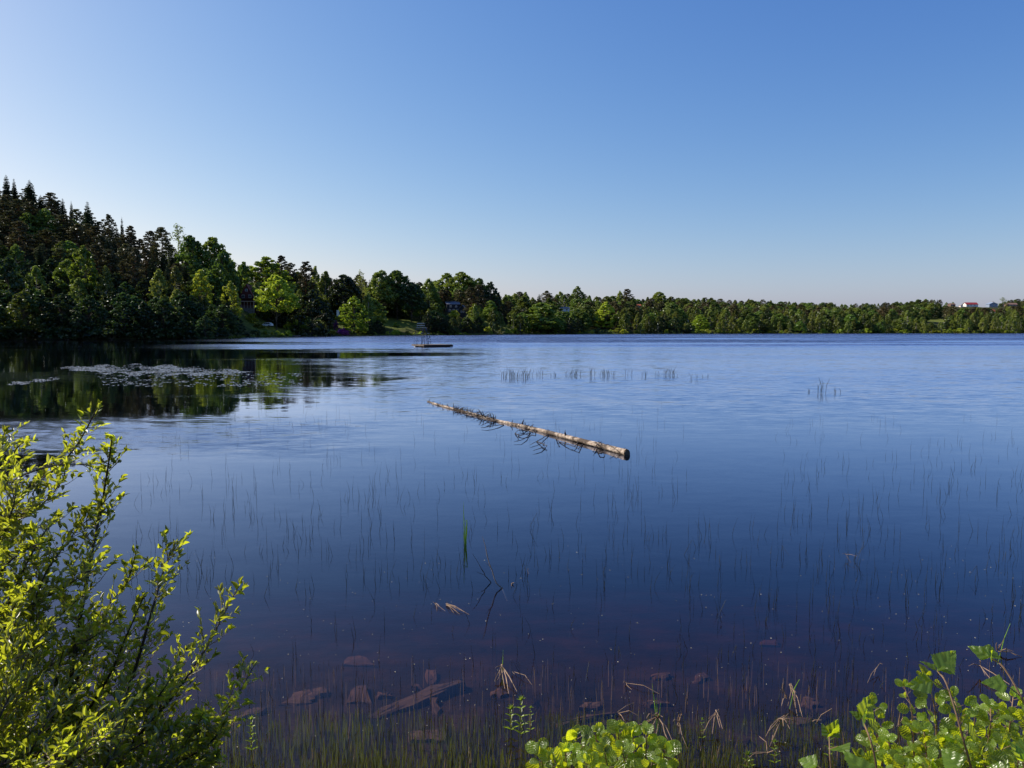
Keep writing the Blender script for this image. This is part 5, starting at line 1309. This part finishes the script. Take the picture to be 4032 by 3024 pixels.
# dead twig
p = gnd(1978, 2316); Y = p.y; e = empty("dead_twig", p); tag(e, "bare forked dead twig sticking out of the water right of the green reed", "twig")
m_ = MB(); q = [k - p for k in (at(1600 + x * .3617, 1900 + y * .3617, Y) for x, y in ((1045, 1150), (985, 1100), (960, 1050), (935, 960), (910, 900), (880, 800), (862, 700), (845, 640), (828, 592)))]
m_.tube([q[0] + Vector((.06, 0, -.15))] + q, [.008, .008, .007, .006, .006, .0055, .005, .004, .003, .002], 6); m_.build("stem", M['drytwig'], e)
m_ = MB(); q = [k - p for k in (at(1600 + x * .3617, 1900 + y * .3617, Y) for x, y in ((915, 925), (890, 895), (866, 868)))]; m_.tube(q, [.003, .002, .0015], 5); m_.build("side_twig", M['drytwig'], e)
p = gnd(1934, 2294); Y = p.y; e = empty("dead_twig", p); tag(e, "crooked dark dead twig leaning left beside the taller forked one", "twig")
m_ = MB(); q = [k - p for k in (at(1600 + x * .3617, 1900 + y * .3617, Y) for x, y in ((925, 1092), (890, 1050), (855, 1015), (848, 980), (822, 948), (780, 870), (750, 820), (720, 776)))]
m_.tube([q[0] + Vector((.05, 0, -.12))] + q, [.006, .006, .006, .005, .005, .004, .003, .002, .0015], 6); m_.build("stem", M['twig'], e)
m_ = MB(); q = [k - p for k in (at(1600 + x * .3617, 1900 + y * .3617, Y) for x, y in ((845, 1005), (800, 985), (765, 975)))]; m_.tube(q, [.003, .002, .001], 5); m_.build("side_twig", M['twig'], e)

# floating and broken dry reed tufts
def tuft(label, u, v, arms, name="dry_reed_tuft", h0=.0, green=None):
    p = gnd(u, v); e = empty(name, p); tag(e, label, "dry reeds"); m_ = MB()
    for (du, dv, up, r) in arms:                       # pixel offset of the arm's far end, its height above water
        q = gnd(u + du, v + dv, up) - p; a = Vector((U(-.01, .01), U(-.01, .01), h0 + U(0, .02))); m_.tube([a, (a + q) / 2 + Vector((U(-.02, .02), 0, U(0, .03))), q], [r * .7, r * .6, r * .3], 5)
    m_.build("stalks", M['drystalk'], e)
    if green:
        g = MB(); 
        for (du, dv) in green: q = at(u + du, v + dv, p.y) - p; g.tube([Vector((0, 0, -.1)), q * .5, q], [.004, .0035, .0015], 5)
        g.build("green_shoot", M['greenreed'], e)
    return e
tuft("small floating tuft of dry reed left of the larger floating one", 1715, 2380, [(10, 12, .02, .004), (38, 26, .01, .004), (5, 25, .01, .003), (-3, -6, .03, .003), (16, 10, .03, .003)])
tuft("floating fan of dry reed stalks below the dead twigs", 1757, 2382, [(30, 32, .01, .004), (52, 36, .01, .005), (90, 38, .0, .005), (38, 14, .03, .004), (60, 22, .02, .004), (5, -8, .03, .003), (70, 28, .02, .004)])
tuft("standing tuft of folded tan reeds with one green shoot", 1978, 2652, [(-32, 30, .02, .005), (25, 80, .01, .007), (58, 72, .01, .008), (-20, 26, .03, .005), (22, -2, .05, .008), (10, 60, .01, .006), (-12, 10, .05, .006), (18, 40, .02, .006), (-30, -20, .12, .004)], h0=.06, green=[(3, -92)])
tuft("single slanting dry reed right of the standing tan tuft", 2022, 2652, [(72, 44, .0, .004), (4, 3, .02, .005)])
tuft("two slanting dry reeds crossing a thin one in the right water", 2462, 2695, [(135, 38, .0, .004), (25, 20, .01, .004), (-10, -5, .02, .003)])
tuft("slanted pale reed pieces behind the alder sapling", 2432, 2812, [(65, -45, .03, .005), (80, 5, .02, .005), (30, 33, .0, .004)])
tuft("large tuft of broken brown reeds right of the alder sapling", 2590, 2868, [(-45, -40, .14, .006), (-20, -50, .18, .006), (5, -55, .2, .007), (20, -45, .16, .006), (55, 75, .0, .007), (-80, -10, .08, .006), (-75, 20, .03, .006), (-40, 20, .1, .006), (30, 30, .08, .005), (60, 55, .02, .006), (-10, 40, .05, .006)], h0=.08, green=[(-22, -175), (-5, -120), (12, -100)])
tuft("upright bundle of brown broken reeds between two tufts on the right", 2672, 2900, [(-5, -95, .2, .006), (8, -100, .22, .006), (-22, -60, .15, .005), (40, 60, .0, .005), (5, -40, .1, .007), (15, -85, .16, .005)], h0=.1)
tuft("bent brown reeds at the right side of the near water", 2825, 2855, [(-60, 40, .02, .005), (-20, 35, .05, .006), (10, 10, .1, .006), (8, -30, .16, .006), (-35, -25, .12, .005), (20, 15, .08, .005)], h0=.1)
tuft("folded pair of tan reeds with a hooked tip in the right water", 3110, 2745, [(30, 75, .0, .006), (50, 80, .0, .006), (22, 45, .03, .005), (-8, 35, .03, .005), (5, -30, .12, .004), (25, -18, .12, .004)], h0=.1, green=[(38, -70)])
tuft("thicket of crossed brown reeds by the right shore", 3065, 2880, [(-40, 0, .06, .006), (40, -70, .12, .007), (60, -45, .1, .006), (-25, 35, .02, .006), (20, -20, .14, .006), (45, -10, .08, .006), (-15, -40, .14, .005), (-35, 60, .0, .006), (50, -60, .1, .005), (-50, 20, .04, .005)], h0=.08)
tuft("upright tan reed stalks left of the folded pair", 3092, 2780, [(-8, -110, .22, .005), (-20, -65, .15, .006), (-10, -90, .18, .006), (-15, 0, .1, .006)], h0=.06)
tuft("long curved dry reed arching in the right water", 3205, 2875, [(30, -40, .10, .005), (70, -85, .2, .005)], h0=.05)
tuft("brown leaning reeds in front of the alder bush", 3540, 2860, [(30, -90, .2, .007), (20, -100, .22, .006), (-10, 0, .1, .006), (15, -50, .1, .006)], h0=.0)
tuft("broken straw-coloured reeds at the far right edge", 3930, 2575, [(-5, -45, .12, .006), (15, -40, .1, .006), (60, -10, .04, .008), (95, 12, .0, .007), (70, 5, .02, .006), (25, -65, .18, .005)], h0=.02, green=[(48, -120)])
tuft("slanting pale reeds crossing above the birch leaves", 3860, 2650, [(-45, -28, .12, .006), (70, 60, .02, .006), (115, 45, .05, .006), (20, 10, .1, .005), (3, -45, .12, .005)], h0=.06)
tuft("two pale reeds forming a cross in the middle right water", 3460, 2640, [(-45, 50, .0, .004), (15, -25, .08, .004), (-20, 20, .04, .004)], h0=.05)
tuft("slanting reed pair on the bottom right water", 3020, 2995, [(-30, -95, .1, .005), (-60, -30, .06, .005), (-90, 5, .0, .005), (40, -30, .1, .005)], h0=.04)
tuft("small bright floating reed stub right of the dead twigs", 2014, 2300, [(10, -6, .03, .008), (0, 8, .02, .004)])
tuft("short bent stub standing right of the floating reed stub", 2080, 2255, [(3, -14, .05, .004), (3, 5, .0, .003)])
tuft("pale crossed stalks low on the right part of the bay", 3330, 2200, [(45, -10, .08, .004), (-15, -18, .1, .003), (20, 14, .0, .003)], h0=.05)

# loosestrife-like shoots among the shore grass
M['shoot'] = leafy("shoot_leaf", (.12, .20, .03), (.16, .24, .06), (.40, .55, .04), .6, 12)
def shoot(label, u, v0, v1, Lf, n, lean=0):
    p = gnd(u, v1, -.02); top = at(u + lean, v0, p.y); e = empty("leafy_shoot", p); tag(e, label, "plant")
    s = MB(); t = top - p; s.tube([(0, 0, -.1), t * .5, t], [.004, .003, .0015], 5); s.build("stem", M['greenstem'], e)
    l = LB(*f_willow(.25, .4))
    for k in range(n):
        f = .22 + .78 * k / (n - 1); a = (k % 2) * math.pi / 2 + U(-.3, .3)
        for s_ in (0, math.pi): l.add(t * f, Vector((math.cos(a + s_), math.sin(a + s_), .9)), Vector((-math.cos(a + s_), -math.sin(a + s_), 1)), Lf * (1.1 - .5 * f), Lf * .24)
    for s_ in range(4): l.add(t, Vector((math.cos(s_ * 1.6) * .4, math.sin(s_ * 1.6) * .4, 1)), Vector((0, -1, .3)), Lf * .6, Lf * .15)
    mb = MB(); l.mesh(mb); mb.build("leaves", M['shoot'], e, smooth=True)
shoot("leafy green shoot left of the taller bright shoot at the bottom centre", 2012, 2795, 2900, .07, 7); shoot("taller bright leafy shoot standing left of the alder saplings", 2052, 2760, 2930, .07, 9)
shoot("small thin leafy shoot right of the tall bright one", 2090, 2790, 2900, .04, 7); shoot("leafy shoot standing alone near the willow's lower right", 990, 2835, 2990, .055, 9)
shoot("small green shoot at the bottom between the reed thickets", 3050, 2925, 3030, .05, 7); shoot("low green shoot in the bottom grass right of the alder sapling", 2945, 2975, 3040, .06, 5)
shoot("small leafy shoot rising between the brown reeds", 2765, 2835, 2930, .035, 6); shoot("small light shoot at the left foot of the alder bush", 3260, 2900, 3000, .05, 6, 10)

# shore grass in the shallows
def near_grass():
    mats = (("green_shore_grass", "fine green grass growing in the shallows at the bottom of the photo", leafmat("shore_grass_green", (.080, .084, .024), (.125, .125, .032), (.17, .20, .03), trans=.3, gloss=.03, scale=2, rnd_hue=False), 7500, (5.04, 5.85), 1.5),
            ("brown_shore_stalks", "thin brown dead stalks mixed into the shore grass", simple("brown_stalk", (.20, .14, .08), .9, var=.45, scale=9), 3800, (5.04, 6.8), .9))
    for name, lab, mat, n, (y0, y1), pw in mats:
        Q = []
        for _ in range(n):
            f = rnd.random() ** (1.6 if 'green' in name else 1.5); y = y0 + (y1 - y0) * f; x = U(-.47, .72) * y
            g = .5 + .5 * math.sin(x * 2.1 + 1) * math.sin(x * 5.3 + y * 2)
            if rnd.random() > .35 + .65 * g: continue
            h = (.015 + .085 * rnd.random() ** 1.6) * (1 - .5 * f) + .01; zb = H(x, y); lx, ly = U(-.25, .25) * h, U(-.25, .2) * h; w_ = U(.0013, .0030); a = U(-.9, .9); dx, dy = math.cos(a) * w_, math.sin(a) * w_
            mx, my = x + lx * .35, y + ly * .35; zt = max(0, zb) + h; zm = (zb + zt) / 2
            Q.append([(x - dx, y - dy, zb - .03), (x + dx, y + dy, zb - .03), (mx + dx, my + dy, zm), (mx - dx, my - dy, zm)])
            Q.append([(mx - dx, my - dy, zm), (mx + dx, my + dy, zm), (x + lx + dx * .3, y + ly + dy * .3, zt), (x + lx - dx * .3, y + ly - dy * .3, zt)])
        mb = MB(); mb.quads(np.array(Q)); tag(mb.build(name, mat), lab, "grass", kind="stuff")
near_grass()
# pollen, petals and seed fluff on the surface
def specks():
    Q = []
    for _ in range(420):
        u, v = U(500, 4030), U(2150, 2960); p = gnd(u, v, .004); a = U(0, 6.28); s = U(.003, .008) * (p.y / 7); c, s_ = math.cos(a) * s, math.sin(a) * s
        Q.append([(p.x - c, p.y - s_, .004), (p.x + s_ * .6, p.y - c * .6, .006), (p.x + c, p.y + s_, .004), (p.x - s_ * .6, p.y + c * .6, .007)])
    mb = MB(); mb.quads(np.array(Q)); tag(mb.build("surface_specks", simple("pale_fluff", (.55, .50, .36), .8)), "pale specks of pollen and seed fluff drifting on the water", "specks", kind="stuff")
specks()

# ------------------------------------------------------------------ lily pads
M['pad'] = simple("lily_pad", (.19, .18, .155), .22, var=.3, scale=3, spec=.9)  # pale pinkish base colour has the pads' sky sheen painted in
def pad_mesh():
    n = 14; vs = [(0, 0, .008)]; r = .14
    for k in range(n + 1):
        a = .25 + (2 * math.pi - .5) * k / n; rr = r * (1 + .05 * math.sin(k * 2.1)); vs.append((rr * math.cos(a), rr * math.sin(a), .010 + .008 * math.sin(3 * a)))
    vs += [(x, y, z - .006) for x, y, z in vs]; m = n + 2
    fs = [(0, k, k + 1) for k in range(1, n + 1)] + [(m, m + k + 1, m + k) for k in range(1, n + 1)] + [(k, m + k, m + k + 1, k + 1) for k in range(1, n + 1)]
    return vs, fs
pv, pf = pad_mesh(); pme = bpy.data.meshes.new("lily_pad"); pme.from_pydata(pv, [], pf); pme.materials.append(M['pad'])
LP = []
def inpatch(u, v):
    c = 1458 + (u - 620) * .020; h = 19 * (1 - ((u - 600) / 400) ** 2)
    return h > 0 and abs(v - c) < h * (1 + .3 * math.sin(u * .05))
while len(LP) < 1500:
    u, v = U(190, 1050), U(1430, 1490)
    if inpatch(u, v) and rnd.random() < .55 + .45 * math.sin(u * .021 + v * .13 + 1.5 * math.sin(v * .21)): p = gnd(u, v); LP.append((p.x, p.y))
for _ in range(75): u = U(40, 230); v = 1513 - (u - 40) * .12 + U(-5, 5) + 3 * math.sin(u * .08); p = gnd(u, v); LP.append((p.x, p.y))
for _ in range(260): u = U(380, 1190); v = U(1470, 1522) ; p = gnd(u, v); LP.append((p.x, p.y))
LP.sort(key=lambda q: q[1]); near, rest = LP[:290], LP[290:]
for (x, y) in near:
    o = bpy.data.objects.new("lily_pad", pme); col.objects.link(o); s = U(.55, 1.05); o.scale = (s, s, 1); o.location = (x, y, 0); o.rotation_euler = (U(-.03, .03), U(-.03, .03), U(0, 6.28))
    tag(o, "flat floating lily pad at the near fringe of the lily patch", "lily pad", "lily pads at the near fringe of the patch")
m_ = MB()
for (x, y) in rest:
    s = U(.55, 1.05); a = U(0, 6.28); c, s_ = math.cos(a) * s, math.sin(a) * s; t1, t2 = U(-.03, .03), U(-.03, .03)
    m_.add([(x + vx * c - vy * s_, y + vx * s_ + vy * c, vz + vx * t1 + vy * t2) for vx, vy, vz in pv], pf)
tag(m_.build("lily_patch", M['pad']), "dense pale patch of lily pads floating in the left bay", "lily pads", kind="stuff")
